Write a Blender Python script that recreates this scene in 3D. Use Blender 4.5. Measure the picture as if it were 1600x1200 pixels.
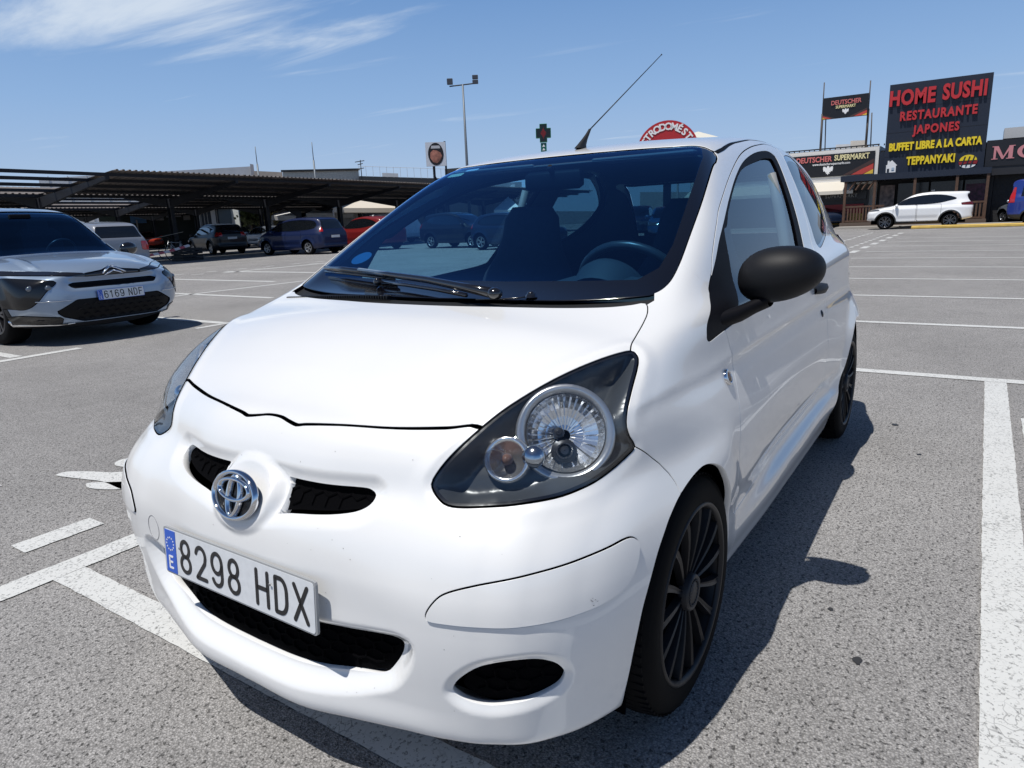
import bpy, math, random
import numpy as np
R = math.radians
sc = bpy.context.scene
col = sc.collection
for o in list(bpy.data.objects): bpy.data.objects.remove(o)
# ---------------------------------------------------------------- camera
from mathutils import Matrix, Vector, Quaternion
CAM_P = (1.367928, 1.257653, 1.145177)
yaw, pit, rol = 3.737844, -0.233998, -0.042073
fwd = Vector((math.cos(yaw) * math.cos(pit), math.sin(yaw) * math.cos(pit), math.sin(pit)))
rgt = fwd.cross(Vector((0, 0, 1))).normalized(); upv = rgt.cross(fwd)
r_ = rgt * math.cos(rol) + upv * math.sin(rol); u_ = -rgt * math.sin(rol) + upv * math.cos(rol)
cam = bpy.data.cameras.new('camera'); camo = bpy.data.objects.new('camera', cam); col.objects.link(camo)
M = Matrix((r_, u_, -fwd)).transposed().to_4x4(); M.translation = CAM_P
camo.matrix_world = M
cam.sensor_width = 36; cam.lens = 1071.996043 / 1600 * 36; cam.clip_start = .05; cam.clip_end = 3000
sc.camera = camo
# ---------------------------------------------------------------- sky, sun, exposure
SUN = Vector((.39, -.12, .985)).normalized()
w = bpy.data.worlds.new('World'); sc.world = w; w.use_nodes = True
nt = w.node_tree; nt.nodes.clear()
def N(t, **k):
    n = nt.nodes.new(t)
    for a, b in k.items(): setattr(n, a, b)
    return n
out = N('ShaderNodeOutputWorld'); bg = N('ShaderNodeBackground'); bg.inputs[1].default_value = .088
sky = N('ShaderNodeTexSky', sky_type='NISHITA', sun_disc=False, sun_elevation=math.asin(SUN.z), sun_rotation=math.atan2(SUN.x, SUN.y), altitude=50, air_density=1.0, dust_density=1.2, ozone_density=1.6)
# summer haze: the physical sky is pale and blue towards the horizon, deeper overhead
skm = N('ShaderNodeMix', data_type='RGBA'); skm.inputs[0].default_value = .8; nt.links.new(sky.outputs[0], skm.inputs[6])
rmp = N('ShaderNodeValToRGB'); els = rmp.color_ramp.elements; els[0].position = 0; els[0].color = (.50, .62, .80, 1); els[1].position = 1; els[1].color = (.014, .034, .095, 1)
for p_, c_ in ((.06, (.41, .565, .82)), (.16, (.285, .47, .78)), (.32, (.135, .30, .63)), (.52, (.035, .09, .24))):
    e_ = els.new(p_); e_.color = c_ + (1,)
scl = N('ShaderNodeVectorMath', operation='SCALE'); nt.links.new(rmp.outputs[0], scl.inputs[0]); scl.inputs['Scale'].default_value = 1 / .088; nt.links.new(scl.outputs[0], skm.inputs[7])
# thin cirrus: streaky noise on a plane high overhead
tc = N('ShaderNodeTexCoord'); sep = N('ShaderNodeSeparateXYZ'); nt.links.new(tc.outputs['Generated'], sep.inputs[0])
nt.links.new(sep.outputs[2], rmp.inputs[0])
mz = N('ShaderNodeMath', operation='MAXIMUM'); nt.links.new(sep.outputs[2], mz.inputs[0]); mz.inputs[1].default_value = .03
dx = N('ShaderNodeMath', operation='DIVIDE'); dy = N('ShaderNodeMath', operation='DIVIDE')
for d_, k_ in ((dx, 0), (dy, 1)): nt.links.new(sep.outputs[k_], d_.inputs[0]); nt.links.new(mz.outputs[0], d_.inputs[1])
cmb = N('ShaderNodeCombineXYZ'); nt.links.new(dx.outputs[0], cmb.inputs[0]); nt.links.new(dy.outputs[0], cmb.inputs[1])
mp = N('ShaderNodeMapping'); nt.links.new(cmb.outputs[0], mp.inputs[0])
mp.inputs['Rotation'].default_value = (0, 0, R(22)); mp.inputs['Scale'].default_value = (1.9, .42, 1)
n1 = N('ShaderNodeTexNoise'); n1.inputs['Scale'].default_value = 1.1; n1.inputs['Detail'].default_value = 9; n1.inputs['Roughness'].default_value = .58; n1.inputs['Distortion'].default_value = .55
nt.links.new(mp.outputs[0], n1.inputs['Vector'])
# where the cirrus bank lies
dist = N('ShaderNodeVectorMath', operation='DISTANCE'); nt.links.new(cmb.outputs[0], dist.inputs[0]); dist.inputs[1].default_value = (-2.15, -3.40, 0)
near = N('ShaderNodeMapRange', interpolation_type='SMOOTHSTEP'); nt.links.new(dist.outputs['Value'], near.inputs[0])
near.inputs[1].default_value = 1.5; near.inputs[2].default_value = .1; near.inputs[3].default_value = 0; near.inputs[4].default_value = 1
ad = N('ShaderNodeMath', operation='MULTIPLY_ADD'); nt.links.new(near.outputs[0], ad.inputs[0]); ad.inputs[1].default_value = .36; nt.links.new(n1.outputs[0], ad.inputs[2])
mr = N('ShaderNodeMapRange', interpolation_type='SMOOTHSTEP'); nt.links.new(ad.outputs[0], mr.inputs[0])
mr.inputs[1].default_value = .60; mr.inputs[2].default_value = 1.0; mr.inputs[4].default_value = .74
mx = N('ShaderNodeMix', data_type='RGBA'); nt.links.new(mr.outputs[0], mx.inputs[0]); nt.links.new(skm.outputs[2], mx.inputs[6]); mx.inputs[7].default_value = (8.8, 9.6, 10.4, 1)
nt.links.new(mx.outputs[2], bg.inputs[0]); nt.links.new(bg.outputs[0], out.inputs[0])
sl = bpy.data.lights.new('sun', 'SUN'); sl.energy = 4.5; sl.angle = R(.5); sl.color = (1, .965, .91)
so = bpy.data.objects.new('sun', sl); col.objects.link(so)
so.rotation_euler = SUN.to_track_quat('Z', 'Y').to_euler(); so.location = (5, 0, 30)
sc.view_settings.view_transform = 'Standard'; sc.view_settings.look = 'None'
sc.view_settings.exposure = 0; sc.view_settings.gamma = 1
try: sc.view_settings.use_curve_mapping = False
except Exception: pass
sc.render.engine = 'CYCLES'
sc.cycles.max_bounces = 10; sc.cycles.transparent_max_bounces = 24; sc.cycles.glossy_bounces = 5; sc.cycles.diffuse_bounces = 4
sc.cycles.caustics_reflective = False; sc.cycles.caustics_refractive = False
sc.cycles.sample_clamp_indirect = 6
sc.cycles.use_denoising = True
# ---------------------------------------------------------------- materials
MATS = {}
def mat(name, color=(.5, .5, .5), rough=.5, metal=0, coat=0, coat_rough=.03, spec=.5, noise=None, bump=None, emit=None, alpha=None):
    if name in MATS: return MATS[name]
    m = bpy.data.materials.new(name); m.use_nodes = True; t = m.node_tree; b = t.nodes['Principled BSDF']
    c4 = tuple(color) + (1,)
    b.inputs['Base Color'].default_value = c4; b.inputs['Roughness'].default_value = rough; b.inputs['Metallic'].default_value = metal
    b.inputs['Coat Weight'].default_value = coat; b.inputs['Coat Roughness'].default_value = coat_rough
    b.inputs['Specular IOR Level'].default_value = spec
    if spec != .5: pass
    if emit: b.inputs['Emission Color'].default_value = tuple(emit[:3]) + (1,); b.inputs['Emission Strength'].default_value = emit[3]
    tcn = None
    if noise or bump:
        tcn = t.nodes.new('ShaderNodeTexCoord')
    if noise:                               # (scale, amount, roughness variation)
        n = t.nodes.new('ShaderNodeTexNoise'); n.inputs['Scale'].default_value = noise[0]; n.inputs['Detail'].default_value = 5
        t.links.new(tcn.outputs['Object'], n.inputs['Vector'])
        h = t.nodes.new('ShaderNodeMapRange'); t.links.new(n.outputs[0], h.inputs[0]); h.inputs[1].default_value = .3; h.inputs[2].default_value = .7
        h.inputs[3].default_value = 1 - noise[1]; h.inputs[4].default_value = 1 + noise[1]
        v = t.nodes.new('ShaderNodeVectorMath'); v.operation = 'SCALE'; v.inputs[0].default_value = color; t.links.new(h.outputs[0], v.inputs['Scale'])
        t.links.new(v.outputs[0], b.inputs['Base Color'])
        if len(noise) > 2:
            h2 = t.nodes.new('ShaderNodeMapRange'); t.links.new(n.outputs[0], h2.inputs[0]); h2.inputs[1].default_value = .3; h2.inputs[2].default_value = .7
            h2.inputs[3].default_value = max(0, rough - noise[2]); h2.inputs[4].default_value = rough + noise[2]; t.links.new(h2.outputs[0], b.inputs['Roughness'])
    if bump:                                # (scale, strength, distance)
        n = t.nodes.new('ShaderNodeTexNoise'); n.inputs['Scale'].default_value = bump[0]; n.inputs['Detail'].default_value = 3
        t.links.new(tcn.outputs['Object'], n.inputs['Vector'])
        bp = t.nodes.new('ShaderNodeBump'); bp.inputs['Strength'].default_value = bump[1]; bp.inputs['Distance'].default_value = bump[2]
        t.links.new(n.outputs[0], bp.inputs['Height']); t.links.new(bp.outputs[0], b.inputs['Normal'])
    MATS[name] = m; return m
def glassmat(name, tint=(.8, .9, .95), f0=.04, rough=0.0, scale=1.0):
    """window glass: a tinted sheet that lets light through and reflects by angle"""
    if name in MATS: return MATS[name]
    m = bpy.data.materials.new(name); m.use_nodes = True; t = m.node_tree; t.nodes.clear()
    o = t.nodes.new('ShaderNodeOutputMaterial'); tr = t.nodes.new('ShaderNodeBsdfTransparent'); gl = t.nodes.new('ShaderNodeBsdfGlossy')
    tr.inputs[0].default_value = tuple(tint) + (1,); gl.inputs['Roughness'].default_value = rough; gl.inputs[0].default_value = (tuple(scale) if isinstance(scale, tuple) else (scale,) * 3) + (1,)
    fr = t.nodes.new('ShaderNodeFresnel'); ge = t.nodes.new('ShaderNodeNewGeometry'); io = t.nodes.new('ShaderNodeMapRange'); t.links.new(ge.outputs['Backfacing'], io.inputs[0]); io.inputs[3].default_value = 1.55; io.inputs[4].default_value = 1 / 1.55; t.links.new(io.outputs[0], fr.inputs[0])
    mx = t.nodes.new('ShaderNodeMixShader'); t.links.new(fr.outputs[0], mx.inputs[0]); t.links.new(tr.outputs[0], mx.inputs[1]); t.links.new(gl.outputs[0], mx.inputs[2])
    t.links.new(mx.outputs[0], o.inputs[0]); MATS[name] = m; return m
# ---------------------------------------------------------------- object helpers
def link(o, parent=None):
    col.objects.link(o)
    if parent is not None: o.parent = parent
    return o
def tag(o, label=None, cat=None, group=None, kind=None):
    for k, v in (('label', label), ('category', cat), ('group', group), ('kind', kind)):
        if v: o[k] = v
    return o
def empty(name, loc=(0, 0, 0), rz=0, parent=None):
    o = bpy.data.objects.new(name, None); o.location = loc; o.rotation_euler = (0, 0, rz); o.empty_display_size = .2
    return link(o, parent)
def obj(name, V, Fc, m, parent=None, smooth=True, normals=None, loc=None, rot=None, angle=None):
    me = bpy.data.meshes.new(name)
    V = np.asarray(V, np.float32)
    Fc = [tuple(int(i) for i in f) for f in Fc] if not isinstance(Fc, np.ndarray) else Fc
    if isinstance(Fc, np.ndarray):
        n = len(Fc); k = Fc.shape[1]
        me.vertices.add(len(V)); me.vertices.foreach_set('co', V.ravel())
        me.loops.add(n * k); me.loops.foreach_set('vertex_index', Fc.astype(np.int32).ravel())
        me.polygons.add(n); me.polygons.foreach_set('loop_start', np.arange(0, n * k, k, dtype=np.int32))
        try: me.polygons.foreach_set('loop_total', np.full(n, k, dtype=np.int32))
        except Exception: pass
        me.update(calc_edges=True); me.validate()
    else:
        me.from_pydata(V.tolist(), [], Fc); me.update()
    me.polygons.foreach_set('use_smooth', np.full(len(me.polygons), bool(smooth)))
    if isinstance(m, (list, tuple)):
        for q in m: me.materials.append(q)
    elif m: me.materials.append(m)
    if normals is not None and len(normals) == len(me.vertices):
        me.normals_split_custom_set_from_vertices(np.asarray(normals, float).tolist())
    o = bpy.data.objects.new(name, me)
    if loc is not None: o.location = loc
    if rot is not None: o.rotation_euler = rot
    link(o, parent)
    if angle is not None and smooth:
        try: me.set_sharp_from_angle(angle=R(angle))
        except Exception: pass
    return o
class MB:
    """collects simple shapes into one mesh"""
    def __init__(s): s.v = []; s.f = []
    def add(s, V, Fc):
        k = len(s.v); s.v += [tuple(map(float, p)) for p in V]; s.f += [tuple(int(i) + k for i in f) for f in Fc]; return s
    def box(s, c, d, rz=0, b=0):
        x, y, z = d[0] / 2, d[1] / 2, d[2] / 2
        V = []; ca, sa = math.cos(rz), math.sin(rz)
        if b <= 0:
            P = [(i * x, j * y, k * z) for k in (-1, 1) for i, j in ((-1, -1), (1, -1), (1, 1), (-1, 1))]
            Fc = [(3, 2, 1, 0), (4, 5, 6, 7), (0, 1, 5, 4), (1, 2, 6, 5), (2, 3, 7, 6), (3, 0, 4, 7)]
        else:
            P = []
            for k, q in ((-1, b), (-1, 0), (1, 0), (1, b)):
                zz = k * z if q else k * (z - b)
                for i, j in ((-1, -1), (1, -1), (1, 1), (-1, 1)): P.append((i * (x - q), j * (y - q), zz))
            Fc = [(3, 2, 1, 0), (12, 13, 14, 15)]
            for l in range(3):
                for a in range(4): c_ = (a + 1) % 4; Fc.append((l * 4 + a, l * 4 + c_, l * 4 + 4 + c_, l * 4 + 4 + a))
        V = [(c[0] + px * ca - py * sa, c[1] + px * sa + py * ca, c[2] + pz) for px, py, pz in P]
        return s.add(V, Fc)
    def tube(s, pts, r, n=8, closed=False, cap=True):
        P = [Vector(p) for p in pts]; m = len(P); rr = r if isinstance(r, (list, tuple)) else [r] * m
        V = []; up = None
        for i in range(m):
            if closed: t = (P[(i + 1) % m] - P[i - 1]).normalized()
            else: t = (P[min(i + 1, m - 1)] - P[max(i - 1, 0)]).normalized()
            if up is None: up = Vector((0, 0, 1)) if abs(t.z) < .9 else Vector((1, 0, 0))
            a = t.cross(up).normalized(); up = a.cross(t).normalized()
            for k in range(n):
                an = 2 * math.pi * k / n; V.append(P[i] + (a * math.cos(an) + up * math.sin(an)) * rr[i])
        Fc = []
        for i in range(m if closed else m - 1):
            j = (i + 1) % m
            for k in range(n): l = (k + 1) % n; Fc.append((i * n + k, i * n + l, j * n + l, j * n + k))
        if cap and not closed: Fc.append(tuple(range(n - 1, -1, -1))); Fc.append(tuple((m - 1) * n + k for k in range(n)))
        return s.add(V, Fc)
    def prism(s, poly, fn, t):
        """poly 2D outline, fn(u,v,w) -> 3D point, thickness t along w"""
        n = len(poly); V = [fn(a, b, 0) for a, b in poly] + [fn(a, b, t) for a, b in poly]
        Fc = [tuple(range(n - 1, -1, -1)), tuple(range(n, 2 * n))] + [(i, (i + 1) % n, n + (i + 1) % n, n + i) for i in range(n)]
        return s.add(V, Fc)
    def lathe(s, prof, c=(0, 0, 0), axis='z', n=32, close=False):
        V = []; m = len(prof)
        for k in range(n):
            a = 2 * math.pi * k / n
            for r, h in prof:
                p = (r * math.cos(a), r * math.sin(a), h) if axis == 'z' else (r * math.cos(a), h, r * math.sin(a)) if axis == 'y' else (h, r * math.cos(a), r * math.sin(a))
                V.append((c[0] + p[0], c[1] + p[1], c[2] + p[2]))
        Fc = []
        for k in range(n):
            l = (k + 1) % n
            for i in range(m if close else m - 1): j = (i + 1) % m; Fc.append((k * m + i, k * m + j, l * m + j, l * m + i))
        return s.add(V, Fc)
    def sphere(s, c, r, nu=16, nv=10):
        r = r if isinstance(r, (tuple, list)) else (r, r, r); V = []
        for i in range(nv + 1):
            t = math.pi * i / nv
            for k in range(nu): a = 2 * math.pi * k / nu; V.append((c[0] + r[0] * math.sin(t) * math.cos(a), c[1] + r[1] * math.sin(t) * math.sin(a), c[2] + r[2] * math.cos(t)))
        return s.add(V, [(i * nu + k, i * nu + (k + 1) % nu, (i + 1) * nu + (k + 1) % nu, (i + 1) * nu + k) for i in range(nv) for k in range(nu)])
    def build(s, name, m, parent=None, smooth=False, angle=None, **k):
        if angle is not None: smooth = True
        return obj(name, s.v, s.f, m, parent, smooth=smooth, angle=angle, **k)
def copy_tree(o, parent=None):
    c = o.copy(); col.objects.link(c); c.parent = parent
    for ch in list(o.children): copy_tree(ch, c)
    return c
# stroke lettering (number plates): each glyph is a set of polylines on a 0..1 x 0..1 cell
def arc(cx, cy, rx, ry, a0, a1, n=14): return [(cx + rx * math.cos(R(a0 + (a1 - a0) * i / n)), cy + ry * math.sin(R(a0 + (a1 - a0) * i / n))) for i in range(n + 1)]
GL = {
 '8': [arc(.5, .745, .36, .25, 0, 360, 24), arc(.5, .25, .42, .255, 0, 360, 24)],
 '2': [arc(.5, .70, .42, .29, 165, 0, 16) + [(.92, .70), (.85, .52), (.1, .0), (.95, .0)]],
 '9': [arc(.5, .69, .42, .31, 0, 360, 24), [(.92, .69), (.92, .28)] + arc(.5, .28, .42, .28, 0, -155, 12)],
 '6': [arc(.5, .31, .42, .31, 0, 360, 24), [(.08, .31), (.08, .72)] + arc(.5, .72, .42, .28, 180, 25, 12)],
 '1': [[(.2, .78), (.55, 1.0), (.55, 0)]],
 'H': [[(.08, 0), (.08, 1)], [(.92, 0), (.92, 1)], [(.08, .5), (.92, .5)]],
 'D': [[(.1, 0), (.1, 1), (.45, 1)] + arc(.45, .62, .45, .38, 90, 0, 8) + [(.9, .38)] + arc(.45, .38, .45, .38, 0, -90, 8) + [(.1, 0)]],
 'X': [[(.05, 0), (.95, 1)], [(.05, 1), (.95, 0)]],
 'N': [[(.08, 0), (.08, 1), (.92, 0), (.92, 1)]],
 'F': [[(.1, 0), (.1, 1), (.92, 1)], [(.1, .52), (.8, .52)]],
 'E': [[(.9, 0), (.1, 0), (.1, 1), (.9, 1)], [(.1, .52), (.8, .52)]],
}
def strokes(mb, text, x0, y0, cw, ch, gap, wd, fn, th=.0012):
    """fn(u, v, w): plate coordinates to 3D"""
    x = x0
    for c in text:
        if c == ' ': x += cw * .85; continue
        for pl in GL[c]:
            P = [(x + a * cw, y0 + b * ch) for a, b in pl]
            for i in range(len(P) - 1):
                a, b = P[i], P[i + 1]; dx, dy = b[0] - a[0], b[1] - a[1]; l = math.hypot(dx, dy) or 1e-9
                nx, ny = -dy / l * wd / 2, dx / l * wd / 2
                mb.prism([(a[0] - nx, a[1] - ny), (b[0] - nx, b[1] - ny), (b[0] + nx, b[1] + ny), (a[0] + nx, a[1] + ny)], fn, th)
            for q in P:
                mb.prism([(q[0] + wd / 2 * math.cos(t * math.pi / 4), q[1] + wd / 2 * math.sin(t * math.pi / 4)) for t in range(8)], fn, th * .97)
        x += cw + gap
    return x
def text(name, s, size, m, parent=None, loc=(0, 0, 0), rot=(R(90), 0, 0), depth=.004, bold=0, align='CENTER', shear=0, sx=1.0, spacing=1.0):
    cu = bpy.data.curves.new(name, 'FONT'); cu.body = s; cu.size = size; cu.extrude = depth; cu.offset = bold; cu.align_x = align; cu.align_y = 'CENTER'
    cu.shear = shear; cu.space_character = spacing; cu.resolution_u = 3
    o = bpy.data.objects.new(name, cu); col.objects.link(o)
    dg = bpy.context.evaluated_depsgraph_get(); me = bpy.data.meshes.new_from_object(o.evaluated_get(dg))
    bpy.data.objects.remove(o); me.name = name; me.materials.clear(); me.materials.append(m)
    me.transform(Matrix.Diagonal((sx, 1, 1, 1)))
    o = bpy.data.objects.new(name, me); o.location = loc; o.rotation_euler = rot; link(o, parent); return o

# ---------------------------------------------------------------- implicit car body helpers
def itp(x, xs, ys):                       # smooth (Catmull-like) interpolation through a table
    x = np.asarray(x, float); xs = np.asarray(xs, float); ys = np.asarray(ys, float)
    i = np.clip(np.searchsorted(xs, x) - 1, 0, len(xs) - 2)
    m = np.empty_like(ys); d = np.diff(ys) / np.diff(xs)
    m[0] = d[0]; m[-1] = d[-1]; m[1:-1] = (d[:-1] * np.diff(xs)[1:] + d[1:] * np.diff(xs)[:-1]) / (xs[2:] - xs[:-2])
    h = xs[i + 1] - xs[i]; t = np.clip((x - xs[i]) / h, 0, 1)
    t2 = t * t; t3 = t2 * t
    r = (2 * t3 - 3 * t2 + 1) * ys[i] + (t3 - 2 * t2 + t) * h * m[i] + (-2 * t3 + 3 * t2) * ys[i + 1] + (t3 - t2) * h * m[i + 1]
    r = np.where(x < xs[0], ys[0] + (x - xs[0]) * m[0], r)
    return np.where(x > xs[-1], ys[-1] + (x - xs[-1]) * m[-1], r)
def smax(a, b, k):
    h = np.maximum(k - np.abs(a - b), 0) / k
    return np.maximum(a, b) + h * h * h * k / 6
def smin(a, b, k): return -smax(-a, -b, k)
def sstep(a, b, x):
    t = np.clip((x - a) / (b - a), 0, 1); return t * t * (3 - 2 * t)
def poly_sd(P, poly):                     # signed distance to a closed polygon, negative inside
    P = np.asarray(P, float); poly = np.asarray(poly, float)
    out = np.empty(len(P)); a = poly; b = np.roll(poly, -1, 0)
    for s in range(0, len(P), 20000):
        q = P[s:s + 20000]; d2 = np.full(len(q), 1e9); ins = np.zeros(len(q), bool)
        for i in range(len(a)):
            e = b[i] - a[i]; w = q - a[i]
            t = np.clip((w @ e) / max(e @ e, 1e-12), 0, 1); r = w - t[:, None] * e
            d2 = np.minimum(d2, (r * r).sum(1))
            c = (a[i, 1] > q[:, 1]) != (b[i, 1] > q[:, 1])
            xi = a[i, 0] + (q[:, 1] - a[i, 1]) * e[0] / (e[1] if abs(e[1]) > 1e-12 else 1e-12)
            ins ^= c & (q[:, 0] < xi)
        out[s:s + 20000] = np.sqrt(d2) * np.where(ins, -1, 1)
    return out
def spl(pts, n=6, closed=True):           # Catmull-Rom resampling of a traced outline
    P = np.asarray(pts, float); N = len(P); out = []
    for i in range(N if closed else N - 1):
        if closed: a, b, c, d = P[(i - 1) % N], P[i], P[(i + 1) % N], P[(i + 2) % N]
        else: a, b, c, d = P[max(i - 1, 0)], P[i], P[i + 1], P[min(i + 2, N - 1)]
        for k in range(n):
            t = k / n
            out.append(.5 * ((2 * b) + (c - a) * t + (2 * a - 5 * b + 4 * c - d) * t * t + (3 * b - a - 3 * c + d) * t ** 3))
    if not closed: out.append(P[-1])
    return np.array(out)
# ---------------------------------------------------------------- the white hatchback's surface
PZ = [.02, .07, .13, .2, .3, .42, .5, .6, .65, .70, .75, .80, .90]
PX = [0.5015, 0.5629, 0.6118, 0.6168, 0.6128, 0.6059, 0.6017, 0.571, 0.5352, 0.5226, 0.509, 0.4807, 0.3753]
DY = [0, .2, .3, .41, .5, .58, .66, .72, .76, .79, .83]
DD = [0.004402, 0.009117, 0.02799, 0.04915, 0.06471, 0.08736, 0.1321, 0.2114, 0.3078, 0.4325, 0.6179]
MZ = [.2, .45, .55, .65, .75, .9]
MM = [1.317, 0.9073, 1.013, 1.362, 1.395, 1.354]
CX = [-2.8, -2.3, -1.5, -.6, -.135, 0, .1, .2, .3, .4, .46, .55]
CZ = [1.023, 1.039, 1.004, 0.9837, 0.9639, 0.9366, 0.9152, 0.8774, 0.8276, 0.7745, 0.761, 0.7142]
WZ = [0, .12, .17, .22, .27, .33, .40, .45, .55, .65, .72, .8, .87, .93, 1.0, 1.1]
WY = [0.6636, 0.7186, 0.7476, 0.7617, 0.775, 0.781, 0.7857, 0.7961, 0.8046, 0.8001, 0.7833, 0.7583, 0.757, 0.7604, 0.7389, 0.6632]
LP = [0.03298, 0.2522, 0.0972, 0.01247, 0.0221, -2.731, 1.45, 0.02217, -0.05026]
RX = [-2.7, -2.4, -2.0, -1.6, -1.29, -1.0, -.82, -.5]
RZ = [1.334, 1.395, 1.441, 1.446, 1.424, 1.395, 1.36, 1.262]
GP = [-0.03694, 0.0551, 0.8936, 0.5852, -0.01209, 0.01663, 0.7344, 0.03437, 0.3215, 0.2662, 0.08593, -2.714, 0.4565, 0.04413]
def F_lower(x, y, z):
    y = np.abs(y)
    drop = itp(y, DY, DD)
    ff = x - (itp(z, PZ, PX) - drop * itp(z, MZ, MM))
    ff = ff / np.sqrt(1 + 1.2 * sstep(.55, .8, y) + .3 * sstep(.6, .8, z))
    T = itp(x, CX, CZ) - LP[0] * (y / .6) ** 2.2
    ft = (z - T) / np.sqrt(1 + .17 * sstep(-.2, .1, x) + .1 * sstep(.3, .5, x))
    W = itp(z, WZ, WY)
    W = W - LP[1] * np.maximum(z - .62, 0) * np.maximum(x + .45, 0) ** 1.0 * sstep(-.5, .1, x)
    W = W - LP[2] * sstep(-2.2, -2.75, x) - LP[8] * sstep(-.1, .5, x)
    def ring(cx, r0, r1, amp):
        r = np.hypot(x - cx, z - .285)
        return amp * sstep(r0 + r1, r0, r) * sstep(.16, .34, z)
    W = W + ring(0, .33, .13, LP[3]) * sstep(-.42, -.18, x) + ring(-2.34, .34, .16, LP[4])
    # door pulled in a little between the two arches
    W = W - .012 * sstep(-.30, -1.0, x) * sstep(-1.95, -1.55, x) * sstep(.30, .36, z) * sstep(.75, .5, z)
    fs = y - W
    rear = LP[5] + .10 * sstep(.5, .9, z) + .25 * np.maximum(z - .9, 0) + LP[6] * np.maximum(y - .45, 0) ** 2
    fb = rear - x
    f = smax(ff, ft, .16)
    f = smax(f, fs, .12)
    f = smax(f, fb, .12)
    return smax(f, .155 + LP[7] * sstep(.1, .5, x) - z, .04)
def F_green(x, y, z):
    y = np.abs(y)
    s = -(x - GP[0]) - GP[1] * y * y
    fw = (z - (GP[2] + GP[3] * s - GP[4] * s * s)) / 1.13
    R = itp(x, RX, RZ) - GP[5] * (y / .5) ** 2.6
    fr = z - R
    G = GP[6] - GP[7] * sstep(-.6, 0, x) - GP[8] * (z - .9) - GP[9] * (z - .9) ** 2 - GP[10] * np.maximum(-1.75 - x, 0) ** 2
    fs = (y - G) / 1.05
    fb = (GP[11] + GP[12] * (z - 1.0) + GP[13] * y * y - x) / 1.08
    f = smax(fw, fr, .07)
    f = smax(f, fs, .11)
    f = smax(f, fb, .12)
    return smax(f, .8 - z, .02)
def F_body(x, y, z):
    a = F_lower(x, y, z); b = F_green(x, y, z)
    f = smin(a, b, .07)
    return f + SC(x, y, z)

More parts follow.
